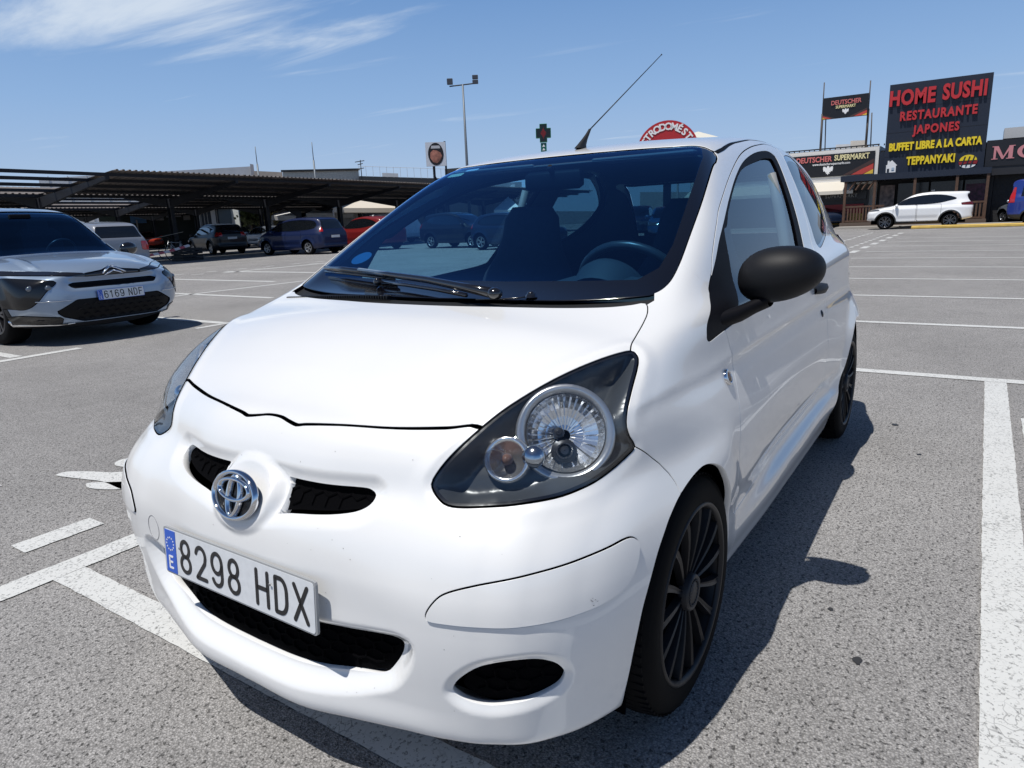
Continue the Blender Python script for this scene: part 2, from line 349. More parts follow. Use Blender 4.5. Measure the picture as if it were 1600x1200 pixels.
# ---------------------------------------------------------------- meshing an implicit surface (surface nets) and cutting it
def grad(F, P, e=1.2e-3):
    g = np.empty_like(P)
    for k in range(3):
        d = np.zeros(3); d[k] = e
        a = P + d; b = P - d
        g[:, k] = (F(a[:, 0], a[:, 1], a[:, 2]) - F(b[:, 0], b[:, 1], b[:, 2])) / (2 * e)
    return g
def project(F, P, it=2):
    for _ in range(it):
        f = F(P[:, 0], P[:, 1], P[:, 2]); g = grad(F, P); q = (g * g).sum(1) + 1e-9
        st = -(f / q)[:, None] * g; l = np.linalg.norm(st, axis=1); st *= np.minimum(1, .01 / np.maximum(l, 1e-9))[:, None]
        P = P + st
    return P
def nets(F, lo, hi, h, B=4):
    lo = np.array(lo, float); n = [int(math.ceil((hi[k] - lo[k]) / h / B)) * B for k in range(3)]
    ax = [lo[k] + h * np.arange(n[k] + 1) for k in range(3)]
    cx, cy, cz = [a[::B] for a in ax]
    C = F(*np.meshgrid(cx, cy, cz, indexing='ij'))
    act = np.abs(C) < h * B * 2.1
    m = np.zeros([k + 1 for k in n], bool)
    ii = np.argwhere(act)
    rng = np.arange(-B, B + 1)
    for i, j, k in ii:
        a, b, c = i * B, j * B, k * B
        m[max(0, a - B // 2):a + B // 2 + 1, max(0, b - B // 2):b + B // 2 + 1, max(0, c - B // 2):c + B // 2 + 1] = True
    sgn = np.repeat(np.repeat(np.repeat(C, B, 0), B, 1), B, 2)
    o = B // 2
    G = sgn[o:o + n[0] + 1, o:o + n[1] + 1, o:o + n[2] + 1]
    G = np.where(G > 0, 1.0, -1.0)
    idx = np.argwhere(m)
    for s in range(0, len(idx), 400000):
        q = idx[s:s + 400000]
        G[q[:, 0], q[:, 1], q[:, 2]] = F(ax[0][q[:, 0]], ax[1][q[:, 1]], ax[2][q[:, 2]])
    S = G > 0
    cell = np.zeros([k for k in n], int); a = S[:-1, :-1, :-1]; mixed = np.zeros_like(a)
    for i in (0, 1):
        for j in (0, 1):
            for k in (0, 1):
                mixed |= S[i:n[0] + i, j:n[1] + j, k:n[2] + k] != a
    ids = -np.ones(n, int); q = np.argwhere(mixed); ids[q[:, 0], q[:, 1], q[:, 2]] = np.arange(len(q))
    acc = np.zeros((len(q), 3)); cnt = np.zeros(len(q))
    cor = [(i, j, k) for i in (0, 1) for j in (0, 1) for k in (0, 1)]
    g = {c: G[q[:, 0] + c[0], q[:, 1] + c[1], q[:, 2] + c[2]] for c in cor}
    for c in cor:
        for d in range(3):
            if c[d] == 0:
                e = list(c); e[d] = 1; e = tuple(e); A, Bq = g[c], g[e]; x = (A > 0) != (Bq > 0)
                t = np.where(x, A / np.where(x, A - Bq, 1), 0)
                p_ = np.repeat(np.array(c, float)[None], len(q), 0); p_[:, d] = t
                acc[x] += p_[x]; cnt[x] += 1
    V = lo + h * (q + acc / np.maximum(cnt, 1)[:, None])
    Q = []
    for d in range(3):
        u, v = (d + 1) % 3, (d + 2) % 3
        sl0 = [slice(None)] * 3; sl1 = [slice(None)] * 3
        sl0[d] = slice(0, n[d]); sl1[d] = slice(1, n[d] + 1)
        for k in (u, v): sl0[k] = slice(1, n[k]); sl1[k] = slice(1, n[k])
        A, Bq = S[tuple(sl0)], S[tuple(sl1)]
        e = np.argwhere(A != Bq); 
        off = np.zeros(3, int); off[u] = 1; off[v] = 1
        P = e + off
        def cid(du, dv):
            w = P.copy(); w[:, u] -= du; w[:, v] -= dv; return ids[w[:, 0], w[:, 1], w[:, 2]]
        f = np.stack([cid(1, 1), cid(0, 1), cid(0, 0), cid(1, 0)], 1)
        flip = A[e[:, 0], e[:, 1], e[:, 2]]
        f[flip] = f[flip][:, ::-1]
        Q.append(f)
    Q = np.concatenate(Q); Q = Q[(Q >= 0).all(1)]
    V = project(F, V, 3)
    T = np.concatenate([Q[:, [0, 1, 2]], Q[:, [0, 2, 3]]])
    return V, T
def compact(V, T):
    u, inv = np.unique(T, return_inverse=True); return V[u], inv.reshape(T.shape)
def clip(V, T, g):
    """keep the part of the triangle mesh where g < 0, cutting the triangles along g = 0"""
    g = np.where(np.abs(g) < 1e-7, 1e-7, g); ins = g < 0
    c = ins[T].sum(1); keep = T[c == 3]; mix = T[(c == 1) | (c == 2)]
    if len(mix) == 0: return compact(V, keep) if len(keep) else (V[:0], keep)
    for _ in range(2):                       # rotate so the odd vertex is first
        odd = np.where(ins[mix].sum(1) == 1, True, False)
        bad = ins[mix[:, 0]] != odd
        bad &= True
        mix[bad] = np.roll(mix[bad], -1, axis=1)
    odd = ins[mix].sum(1) == 1
    E = np.concatenate([mix[:, [0, 1]], mix[:, [0, 2]]]); Es = np.sort(E, 1)
    key = Es[:, 0].astype(np.int64) * (len(V) + 1) + Es[:, 1]
    uk, inv = np.unique(key, return_inverse=True); a = uk // (len(V) + 1); b = uk % (len(V) + 1)
    t = (g[a] / (g[a] - g[b]))[:, None]; NV = V[a] + t * (V[b] - V[a])
    n = len(mix); e1 = inv[:n] + len(V); e2 = inv[n:] + len(V)
    t1 = np.stack([mix[:, 0], e1, e2], 1)[odd]
    m2 = mix[~odd]; f1 = e1[~odd]; f2 = e2[~odd]
    t2 = np.stack([f1, m2[:, 1], m2[:, 2]], 1); t3 = np.stack([f1, m2[:, 2], f2], 1)
    return compact(np.vstack([V, NV]), np.concatenate([keep, t1, t2, t3]))
def refine(F, V, T):
    """split every triangle in four and settle the new points on the surface"""
    E = np.sort(np.concatenate([T[:, [0, 1]], T[:, [1, 2]], T[:, [2, 0]]]), 1); key = E[:, 0].astype(np.int64) * (len(V) + 1) + E[:, 1]
    uk, inv = np.unique(key, return_inverse=True); a = uk // (len(V) + 1); b = uk % (len(V) + 1); N_ = (V[a] + V[b]) / 2; on = (np.abs(V[a, 1]) < 1e-6) & (np.abs(V[b, 1]) < 1e-6)
    n = len(T); m = inv + len(V); m0, m1, m2 = m[:n], m[n:2 * n], m[2 * n:]; P = project(F, N_, 3); P[on, 1] = 0
    T2 = np.concatenate([np.stack([T[:, 0], m0, m2], 1), np.stack([m0, T[:, 1], m1], 1), np.stack([m2, m1, T[:, 2]], 1), np.stack([m0, m1, m2], 1)])
    return np.vstack([V, P]), T2
def basis(P, n=None):
    P = np.asarray(P, float); c = P.mean(0)
    if n is None:
        m = np.zeros(3)
        for i in range(len(P)): m += np.cross(P[i] - c, P[(i + 1) % len(P)] - c)
        n = m
    n = np.asarray(n, float); n = n / np.linalg.norm(n)
    u = np.cross([0, 0, 1.0], n) if abs(n[2]) < .9 else np.cross(n, [1.0, 0, 0]); u /= np.linalg.norm(u); v = np.cross(n, u)
    return c, u, v, n
def loopfield(P, n=None, depth=.25, smooth=5):
    """field (negative inside) of a closed outline traced on the surface"""
    c, u, v, nn = basis(P, n); q = np.asarray(P, float) - c; poly = np.c_[q @ u, q @ v]
    if smooth: poly = spl(poly, smooth)
    def f(V):
        d = V - c; g = poly_sd(np.c_[d @ u, d @ v], poly)
        return np.maximum(g, np.abs(d @ nn) - depth)
    f.poly = poly; f.frame = (c, u, v, nn)
    return f
def boundary(V, T, h=1e-5):
    E = np.concatenate([T[:, [0, 1]], T[:, [1, 2]], T[:, [2, 0]]]); s = np.sort(E, 1)
    key = s[:, 0].astype(np.int64) * (len(V) + 1) + s[:, 1]
    uk, ix, cnt = np.unique(key, return_index=True, return_counts=True)
    return E[ix[cnt == 1]]
def panel(name, V, T, m, parent, F, thick=.012, off=0.0, mir=None, slant=0.0, flange=True, light=None):
    """a sheet of the body: surface + returned edges.  mir: 'join' welds its mirror image on, 'y' builds the mirrored part"""
    if len(T) == 0: return None
    T = T[(T[:, 0] != T[:, 1]) & (T[:, 1] != T[:, 2]) & (T[:, 0] != T[:, 2])]
    g = grad(F, V); nrm = g / np.linalg.norm(g, axis=1)[:, None]
    V = V + nrm * off
    if mir == 'join':
        on = np.abs(V[:, 1]) < 2e-4; V[on, 1] = 0; nrm[on, 1] = 0
    Vs, Ns, Ts = [V], [nrm], [T]; dark = None
    if flange:
        E = boundary(V, T)
        if mir == 'join': E = E[~((np.abs(V[E[:, 0], 1]) < 3e-4) & (np.abs(V[E[:, 1], 1]) < 3e-4))]
        if len(E):
            k = len(V); u, inv = np.unique(E, return_inverse=True); inv = inv.reshape(E.shape)
            a = V[u]; nu = nrm[u]
            # outward direction (in the surface) for rounding and edge normals
            out_ = np.zeros_like(a); d = V[E[:, 1]] - V[E[:, 0]]; o_ = np.cross(d, nrm[E[:, 0]]); o_ /= np.linalg.norm(o_, axis=1)[:, None] + 1e-9
            for c_ in (0, 1): np.add.at(out_, inv[:, c_], o_)
            out_ /= np.linalg.norm(out_, axis=1)[:, None] + 1e-9
            b = a - nu * thick - out_ * slant
            m1 = a - nu * .0016 + out_ * .0006
            r1 = nu * .6 + out_ * .8
            Vs += [a, m1, b]; Ns += [nu * .95 + out_ * .3, r1, out_]
            K = len(u); e = inv
            f1 = np.stack([e[:, 1] + k, e[:, 0] + k, e[:, 0] + k + K], 1); f2 = np.stack([e[:, 1] + k, e[:, 0] + k + K, e[:, 1] + k + K], 1)
            Ts += [f1, f2, f1 + K, f2 + K]; nd = 2 * len(f1); lit = np.zeros(len(u), bool) if light is None else light(a)
            dark = np.concatenate([np.zeros(sum(len(q) for q in Ts[:-2]), int), np.where(lit[e[:, 0]], 0, 1), np.where(lit[e[:, 0]], 0, 1)])  # inner returned edges coloured black to stand in for shade in the panel gaps
    V = np.vstack(Vs); nr = np.vstack(Ns); T = np.vstack(Ts); nr /= np.linalg.norm(nr, axis=1)[:, None] + 1e-9
    res = []
    def mirr(V, nr, T): return V * [1, -1, 1], nr * [1, -1, 1], T[:, ::-1]
    if mir == 'join':
        V2, n2, T2 = mirr(V, nr, T); dark = None if dark is None else np.concatenate([dark, dark]); V_, nr_, T_ = np.vstack([V, V2]), np.vstack([nr, n2]), np.vstack([T, T2 + len(V)])
        res.append(obj(name, V_, T_, m, parent, normals=nr_))
    else:
        res.append(obj(name, V, T, m, parent, normals=nr))
        if mir == 'y':
            V2, n2, T2 = mirr(V, nr, T); res.append(obj(name, V2, T2, m, parent, normals=n2))
    if dark is not None:
        for o in res: o.data.materials.append(VOID); o.data.polygons.foreach_set('material_index', dark.astype(np.int32)) if len(o.data.polygons) == len(dark) else print('DARK MISMATCH', name)
    return res

# ---------------------------------------------------------------- the white hatchback: sculpting
SLOT = [(0, .644), (.10, .642), (.215, .642), (.288, .643), (.308, .640), (.321, .631), (.319, .617), (.296, .605), (.244, .596), (.15, .586), (.09, .574), (0, .56)]
LOWG = [(0, .385), (.25, .383), (.386, .390), (.409, .388), (.418, .375), (.414, .350), (.394, .318), (.366, .292), (.294, .278), (.195, .268), (.068, .262), (0, .261)]
LSC = [(0, .392), (.25, .390), (.386, .398), (.425, .398), (.452, .385), (.448, .350), (.42, .302), (.38, .272), (.294, .246), (.195, .236), (.068, .231), (0, .230)]
_lsc = spl(LSC, 3, False); _lsc = np.vstack([_lsc, _lsc[::-1] * [-1, 1]])
SCO = [(0, .650), (.10, .649), (.215, .650), (.295, .651), (.322, .650), (.338, .636), (.330, .615), (.30, .601), (.244, .594), (.15, .584), (.09, .572), (0, .555)]
_sco = spl(SCO, 3, False); _sco = np.vstack([_sco, _sco[::-1] * [-1, 1]])
_slot = spl(SLOT, 3, False); _lowg = spl(LOWG, 3, False)
_slot = np.vstack([_slot, _slot[::-1] * [-1, 1]]); _lowg = np.vstack([_lowg, _lowg[::-1] * [-1, 1]])
FOG = [[.534, .531, .306], [.532, .547, .331], [.522, .584, .362], [.502, .635, .38], [.471, .672, .38], [.444, .694, .366], [.426, .703, .346], [.419, .704, .326], [.426, .695, .305], [.455, .668, .29], [.486, .633, .282], [.507, .591, .275], [.525, .553, .282], [.532, .533, .295]]
STRIP = [[.549, .493, .460], [.543, .506, .484], [.533, .528, .505], [.514, .575, .524], [.477, .639, .540], [.387, .714, .551], [.324, .745, .555], [.28, .758, .557], [.256, .765, .552], [.245, .772, .537], [.251, .774, .513], [.273, .773, .484], [.306, .765, .466], [.354, .749, .458], [.407, .723, .456], [.47, .675, .455], [.512, .615, .453], [.537, .542, .449], [.547, .499, .448]]
HL = [[.078, .673, .873], [.068, .685, .871], [.076, .698, .86], [.099, .706, .843], [.143, .714, .811], [.178, .72, .778], [.19, .723, .752], [.188, .729, .727], [.177, .735, .705], [.199, .73, .692], [.254, .712, .67], [.302, .692, .657], [.358, .657, .648], [.409, .599, .642], [.445, .531, .637], [.459, .488, .637], [.458, .462, .648], [.452, .443, .667], [.44, .445, .683], [.413, .464, .717], [.363, .493, .757], [.315, .52, .788], [.257, .557, .819], [.199, .595, .844], [.14, .635, .863]]
f_fog = loopfield(FOG); f_strip = loopfield(STRIP); f_hl = loopfield(HL, depth=.2)
def SC(x, y, z):
    x, y, z = np.broadcast_arrays(x, y, z); sh = x.shape
    x = x.ravel(); ya = np.abs(y).ravel(); z = z.ravel(); o = np.zeros(x.size)
    m = (x > .36) & (z > .1) & (z < .76)
    if m.any():
        X, Y, Z = x[m], ya[m], z[m]; s = np.zeros(len(X)); P2 = np.c_[Y, Z]
        k = (Y < .46) & (Z > .46) & (Z < .76)
        if k.any():
            d = poly_sd(P2[k], _sco); a = .013 * sstep(.024, -.014, d) + .006 * sstep(.0, -.03, d)
            r = np.hypot(Y[k] / .100, (Z[k] - .600) / .074)
            s[k] += a * sstep(.85, 1.12, r) - .008 * sstep(1.12, .82, r)
        # shallow hollow under the badge and beside the plate
        s += .009 * sstep(.55, .15, Y) * sstep(.32, .48, Z) * sstep(.74, .58, Z)
        s += .005 * sstep(.16, .0, np.abs(Y - .40 + (Z - .6) * .7)) * sstep(.44, .56, Z) * sstep(.68, .60, Z)
        k = (Y < .52) & (Z > .2) & (Z < .46)
        if k.any(): s[k] += .027 * sstep(.012, -.034, poly_sd(P2[k], _lsc))
        s -= .005 * sstep(.05, .0, np.abs(Z - .205)) * sstep(.60, .36, Y)
        
        o[m] = s
    m = (x > .28) & (z > .2) & (z < .50) & (ya > .44)
    if m.any():
        P = np.c_[x[m], ya[m], z[m]]; d = f_fog(P)
        o[m] += .013 * sstep(.022, -.010, d)
    # soft lip of paint round the head lamp
    m = (x > .0) & (z > .6) & (z < .92) & (ya > .38)
    if m.any():
        P = np.c_[x[m], ya[m], z[m]]; d = f_hl(P); o[m] -= .003 * sstep(.05, .012, d) - .005 * sstep(.022, -.004, d)
    # belt crease on the door and the scoop behind the front wheel
    m = (x < -.2) & (x > -2.2) & (z > .5) & (z < .95)
    if m.any(): o[m] += .006 * sstep(.09, 0, np.abs(z[m] - .70 - .03 * (x[m] + .4))) * sstep(-.25, -.6, x[m])
    # sill: hollow over a proud step
    m = (x < -.25) & (x > -2.05) & (z < .55)
    if m.any():
        zz = z[m] - .02 * sstep(-.4, -1.6, x[m]); e = sstep(-.36, -.90, x[m]) * sstep(-1.98, -1.84, x[m])
        o[m] += e * (.014 * sstep(.305, .345, zz) * sstep(.46, .35, zz) - .008 * sstep(.33, .29, zz))
    return o.reshape(sh)
WHITE = mat('white_paint', (.755, .757, .750), .32, coat=1, coat_rough=.012, noise=(2.2, .02, .02))
BLK = mat('black_plastic', (.010, .011, .013), .55, spec=.35, bump=(900, .25, .0006))
BLKG = mat('black_gloss', (.008, .008, .010), .12, coat=1)
TRIM = mat('black_trim', (.005, .005, .007), .6, spec=.12)
VOID = mat('dark_void', (.002, .002, .003), 1.0, spec=0)
LINER = mat('interior_plastic', (.028, .031, .036), .7, bump=(400, .3, .001))
CHROME = mat('chrome', (.72, .73, .75), .06, 1)
GLASS = glassmat('window_glass', (.66, .80, .84))
WSGL = glassmat('windscreen_glass', (.36, .68, .90), scale=(.6, 1.12, 1.8))
CLEAR = glassmat('lamp_lens', (.90, .93, .95))
RUB = mat('tyre_rubber', (.0035, .0035, .004), .8, spec=.12, bump=(300, .3, .001))
hb = empty('hatchback'); tag(hb, 'white three-door hatchback with black door mirror filling the foreground', 'car')
V, T = nets(F_body, (-2.95, -.04, .02), (.78, .98, 1.56), .0100)
V, T = clip(V, T, -V[:, 1])
# side and top limits
# wheel arches
def xz(poly, ymin=.3):
    P = spl(poly, 5); return lambda V: np.maximum(poly_sd(V[:, [0, 2]], P), ymin - V[:, 1])
def xy(poly, zmin=.5):
    P = spl(poly, 5) if len(poly) > 8 else np.array(poly); return lambda V: np.maximum(poly_sd(V[:, [0, 1]], P), zmin - V[:, 2])
ARF = [(.262, .0), (.258, .15), (.253, .25), (.25, .33), (.238, .41), (.20, .487), (.158, .532), (.124, .557), (.074, .58), (0, .599), (-.06, .602), (-.122, .580), (-.18, .53), (-.24, .46), (-.285, .38), (-.312, .30), (-.33, .2), (-.345, .1), (-.35, .0)]
f_arf = xz(ARF)
f_arr = lambda V: np.maximum(np.maximum(np.hypot(V[:, 0] + 2.295, V[:, 2] - .29) - .362, .3 - V[:, 1]), -1)
g = f_arf(V); V, T = clip(V, T, -g)
g = f_arr(V); V, T = clip(V, T, -g)
g = f_hl(V); HLm = clip(V, T, g + .0022); V, T = clip(V, T, -(g - .0022))
# windscreen, cowl, bonnet
WSP = [(-.850, -.05), (-.850, .05), (-.852, .15), (-.855, .30), (-.868, .42), (-.895, .530), (-.85, .556), (-.80, .563), (-.663, .59), (-.551, .61), (-.406, .63), (-.299, .643), (-.225, .644), (-.178, .628), (-.158, .59), (-.130, .50), (-.100, .38), (-.078, .22), (-.066, .05), (-.066, -.05)]
WSPs = np.vstack([[WSP[0]], spl(WSP[1:-1], 4, False), [WSP[-1]]])
f_ws = lambda V, P=WSPs: np.maximum(poly_sd(V[:, :2], P), .85 - V[:, 2])
BON = [(-.006, -.06), (-.006, .06), (-.014, .171), (-.028, .263), (-.045, .36), (-.066, .45), (-.094, .54), (-.118, .594), (-.134, .624), (-.100, .644), (-.048, .655), (.023, .666), (.07, .678), (.12, .70), (.30, .62), (.345, .535), (.356, .495), (.384, .403), (.416, .296), (.445, .182), (.459, .105), (.463, .085), (.458, .051), (.452, .02), (.452, -.02), (.458, -.06)]
BONp = np.vstack([spl(BON[:14], 4, False), spl(BON[14:], 4, False)])
f_bon = lambda V: np.maximum(poly_sd(V[:, :2], BONp), .55 - V[:, 2])
g = f_ws(V); WSm = clip(V, T, g + .0015); V, T = clip(V, T, -(g - .0025))
g = f_bon(V); sg_ = .0022 + .0022 * sstep(.25, .40, V[:, 0]); BOm = clip(V, T, g + sg_); V, T = clip(V, T, -(g - sg_ + .0006))
COW = [(-.5, -.06), (.03, -.06), (.02, .2), (-.02, .38), (-.08, .56), (-.118, .627), (-.150, .640), (-.20, .62), (-.5, .5)]
f_cow = lambda V: np.maximum(poly_sd(V[:, :2], np.array(COW)), .85 - V[:, 2])
g = f_cow(V); COm = clip(V, T, g); V, T = clip(V, T, -g)
# door window with its trim, quarter window
DW = [(-.203, .852), (-.201, .862), (-.222, .892), (-.305, .933), (-.439, 1.013), (-.53, 1.07), (-.642, 1.124), (-.779, 1.186), (-.954, 1.254), (-1.143, 1.31), (-1.373, 1.352), (-1.581, 1.372), (-1.665, 1.365), (-1.690, 1.335), (-1.632, 1.22), (-1.556, 1.09), (-1.475, .972), (-1.44, .935), (-1.2, .915), (-.8, .893), (-.453, .872), (-.30, .858), (-.22, .848)]
GW = [(-.60, 1.09), (-.646, 1.106), (-.727, 1.152), (-.908, 1.228), (-1.09, 1.284), (-1.386, 1.328), (-1.55, 1.342), (-1.612, 1.330), (-1.575, 1.24), (-1.50, 1.12), (-1.40, .985), (-1.36, .945), (-1.1, .925), (-.75, .905), (-.455, .893), (-.46, .91), (-.508, .943), (-.543, .992)]
f_dw = xz(DW); f_gw = xz(GW)
g = f_dw(V); DWm = clip(V, T, g + .001); V, T = clip(V, T, -(g - .001))
QW = [(-1.835, 1.335), (-1.882, 1.366), (-2.02, 1.376), (-2.13, 1.362), (-2.25, 1.30), (-2.33, 1.22), (-2.30, 1.14), (-2.218, 1.075), (-2.10, 1.036), (-1.909, 1.003), (-1.76, .983), (-1.728, 1.0), (-1.745, 1.06), (-1.79, 1.2)]
f_qw = xz(QW)
g = f_qw(V); QWm = clip(V, T, g + .001); V, T = clip(V, T, -(g - .001))
# tailgate glass
f_tg = lambda V: np.maximum(np.maximum(V[:, 1] - .50, np.abs(V[:, 2] - 1.17) - .15), V[:, 0] + 2.35)
g = f_tg(V); TGm = clip(V, T, g + .001); V, T = clip(V, T, -(g - .001))
# tail lamp
TLP = [(-2.50, .97), (-2.56, 1.0), (-2.80, 1.0), (-2.80, .70), (-2.62, .70), (-2.54, .80)]
f_tl = lambda V: np.maximum(poly_sd(V[:, [0, 2]], np.array(TLP)), .46 - V[:, 1])
g = f_tl(V); TLm = clip(V, T, g + .0015); V, T = clip(V, T, -(g - .0015))
# door skin
DO = [(-.335, .951), (-.318, .92), (-.318, .864), (-.334, .83), (-.352, .772), (-.338, .70), (-.318, .627), (-.304, .533), (-.312, .442), (-.345, .372), (-.40, .362), (-.883, .378), (-1.3, .386), (-1.50, .388), (-1.56, .41), (-1.578, .46), (-1.580, .541), (-1.585, .635), (-1.60, .70), (-1.616, .803), (-1.605, .90), (-1.625, .975), (-1.70, 1.08), (-1.775, 1.22), (-1.84, 1.375), (-1.80, 1.400), (-1.70, 1.407), (-1.576, 1.398), (-1.358, 1.372), (-1.129, 1.328), (-.882, 1.252), (-.657, 1.164), (-.571, 1.119), (-.5, 1.075), (-.438, 1.030), (-.402, .995), (-.36, .968)]
f_do = xz(DO)
g = f_do(V); DOm = clip(V, T, g + .002); V, T = clip(V, T, -(g - .002))
# front bumper / fender / body
bline = spl([(.30, .66), (.177, .704), (.148, .683), (.112, .652), (.089, .624), (.079, .603), (.073, .57), (.06, .50), (.06, -.2), (1.2, -.2), (1.2, 1.2), (.40, 1.2), (.32, .80)], 1)
f_bu = lambda V: poly_sd(V[:, [0, 2]], bline)
g = f_bu(V); BUm = clip(V, T, g + .0016); V, T = clip(V, T, -(g - .0016))
# fender behind the bumper, up to the door and the pillar seam
FE = [(.5, .2), (.5, 1.2), (-.20, 1.2), (-.285, 1.03), (-.30, 1.018), (-.308, 1.004), (-.327, .982), (-.345, .945), (-.40, .90), (-.40, .40), (-.365, .352), (-.375, .33), (-.395, .315), (-.41, .28), (-.42, .1), (.5, .1)]
f_fe = lambda V: np.maximum(poly_sd(V[:, [0, 2]], np.array(FE)), .3 - V[:, 1])
g = f_fe(V); FEm = clip(V, T, g + .0008); V, T = clip(V, T, -(g - .0008))
# roof panel between the two ditch mouldings
DI = [(-.86, .20), (-.872, .5), (-.905, .531), (-1.0, .523), (-1.171, .500), (-1.5, .47), (-2.0, .455), (-2.38, .44), (-2.42, .2), (-2.42, -.1), (-.86, -.1)]
f_ro = lambda V: np.maximum(poly_sd(V[:, :2], np.array(DI)), 1.25 - V[:, 2])
g = f_ro(V); ROm = clip(V, T, g); V, T = clip(V, T, -(g - .009))
# build the panels
panel('bonnet', *BOm, WHITE, hb, F_body, .016, mir='join')
panel('roof_panel', *ROm, WHITE, hb, F_body, .012, mir='join')
bs = panel('body_shell', V, T, WHITE, hb, F_body, .02, mir='join', light=lambda P: (P[:, 2] < .75) & ((np.hypot(P[:, 0] + 2.295, P[:, 2] - .29) < .38) | (P[:, 2] < .22)))
panel('fender', *FEm, WHITE, hb, F_body, .016, mir='y', light=lambda P: f_arf(P) < .02)
dr = panel('door', *DOm, WHITE, hb, F_body, .016, mir='y')
# bumper: strips, fog recesses, grille openings cut out
V, T = refine(F_body, *BUm)
g = f_strip(V); STm = clip(V, T, g + .0024); V, T = clip(V, T, -(g - .0014))
g = f_fog(V); V, T = clip(V, T, -g)
P2 = V[:, 1:]
hole = np.maximum(poly_sd(P2, _slot), 1 - np.hypot(V[:, 1] / .113, (V[:, 2] - .600) / .085)) ; hole = np.maximum(hole, .3 - V[:, 0])
V, T = clip(V, T, -hole)
hole = np.maximum(poly_sd(V[:, 1:], _lowg), .3 - V[:, 0]); V, T = clip(V, T, -hole)
CAPC = (.565, -.385, .438)
def near_hole(P):
    q = P[:, 1:] * [1, 1]; return (poly_sd(q, _slot) < .006) | (poly_sd(q, _lowg) < .006) | (f_fog(P) < .004) | (P[:, 2] < .22)
bp = panel('front_bumper', V, T, WHITE, hb, F_body, .026, mir='join', light=near_hole)[0]
st = panel('bumper_strip', *STm, WHITE, bp, F_body, .010, off=.0045, mir='y')
# honeycomb grilles: a dark backing that follows the bumper 26 mm in, with raised hexagon bars
HEXM = mat('grille_plastic', (.0022, .0022, .0028), .9, spec=.03)
def base_proj(P, off):
    """push points along x on to the bumper surface, off metres inside it"""
    x = np.full(len(P), .8); lo = np.full(len(P), .25)
    for k in range(26):
        m = (x + lo) / 2; f = F_lower(m, P[:, 0], P[:, 1]); x = np.where(f > 0, m, x); lo = np.where(f > 0, lo, m)
    return np.c_[(x + lo) / 2 - off, P[:, 0], P[:, 1]]
def hexgrille(name, field, bb, s, off, parent, squash=1.0):
    y0, y1, z0, z1 = bb; h = .006
    ys = np.arange(y0, y1 + h, h); zs = np.arange(z0, z1 + h, h); Yg, Zg = np.meshgrid(ys, zs, indexing='ij'); P = np.c_[Yg.ravel(), Zg.ravel()]
    n, m = Yg.shape; i, j = np.meshgrid(np.arange(n - 1), np.arange(m - 1), indexing='ij'); a = (i * m + j).ravel()
    Tt = np.concatenate([np.c_[a, a + m, a + m + 1], np.c_[a, a + m + 1, a + 1]])
    V3 = base_proj(P, off); V3, Tt = clip(V3, Tt, field(V3[:, 1:]) - .001)
    gp = obj(name, V3, Tt, HEXM, parent)
    mb = MB(); rows = int((z1 - z0) / (s * 1.5 * squash)) + 2; cols = int((y1 - y0) / (s * 1.732)) + 2; seen = set(); segs = []
    for r in range(-1, rows):
        for c in range(-1, cols):
            cy = y0 + (c + .5 * (r % 2)) * s * 1.732; cz = z0 + r * s * 1.5 * squash
            pts = [(cy + s * math.cos(R(30 + 60 * k)), cz + squash * s * math.sin(R(30 + 60 * k))) for k in range(6)]
            for k in range(6):
                a, b = pts[k], pts[(k + 1) % 6]; key = (round((a[0] + b[0]) * 500), round((a[1] + b[1]) * 500))
                if key in seen: continue
                seen.add(key); mid = np.array([[(a[0] + b[0]) / 2, (a[1] + b[1]) / 2]])
                if field(mid)[0] < -.012: segs.append((a, b))
    if segs:
        A = base_proj(np.array([q[0] for q in segs]), off - .005); Bp = base_proj(np.array([q[1] for q in segs]), off - .005)
        for a, b in zip(A, Bp):
            d = b - a; t = np.cross(d, [1, 0, 0]); t = t / (np.linalg.norm(t) + 1e-9) * .0016; dn = np.array([-.006, 0, 0])
            mb.add([a + t, a - t, b - t, b + t, a + t * 1.6 + dn, a - t * 1.6 + dn, b - t * 1.6 + dn, b + t * 1.6 + dn], [(0, 1, 2, 3), (4, 5, 1, 0), (6, 7, 3, 2), (0, 3, 7, 4), (1, 5, 6, 2)])
        o = mb.build('honeycomb_bars', HEXM, gp); o['kind'] = 'stuff'
    return gp
hexgrille('upper_grille', lambda P: poly_sd(P, _slot), (-.35, .35, .54, .67), .019, .044, hb, .8)
hexgrille('lower_grille', lambda P: poly_sd(P, _lowg), (-.43, .43, .25, .40), .024, .040, hb, .62)
fogp = np.array(FOG)[:, 1:]; fogc = spl(fogp, 3)
for sg in (1, -1): hexgrille('fog_lamp_cover', lambda P, sg=sg: poly_sd(P * [sg, 1], fogc), (.52, .72, .26, .39) if sg > 0 else (-.72, -.52, .26, .39), .021, .036, bp, .8)
# round blanking cap of the towing eye
cc = base_proj(np.array([[CAPC[1], CAPC[2]]]), 0)[0]
ring = base_proj(np.array([[CAPC[1] + .031 * math.cos(t), CAPC[2] + .031 * math.sin(t)] for t in np.linspace(0, 2 * math.pi, 32, endpoint=False)]), 0)
mb = MB(); ng = grad(F_body, ring + [.0, 0, 0]); ringp = project(F_body, ring, 4); ng = ng / np.linalg.norm(ng, axis=1)[:, None]; mb.tube(ringp + ng * .0002, .0009, 5, closed=True); mb.build('towing_cap_seam', mat('seam_grey', (.25, .25, .26), .6), bp, smooth=True)
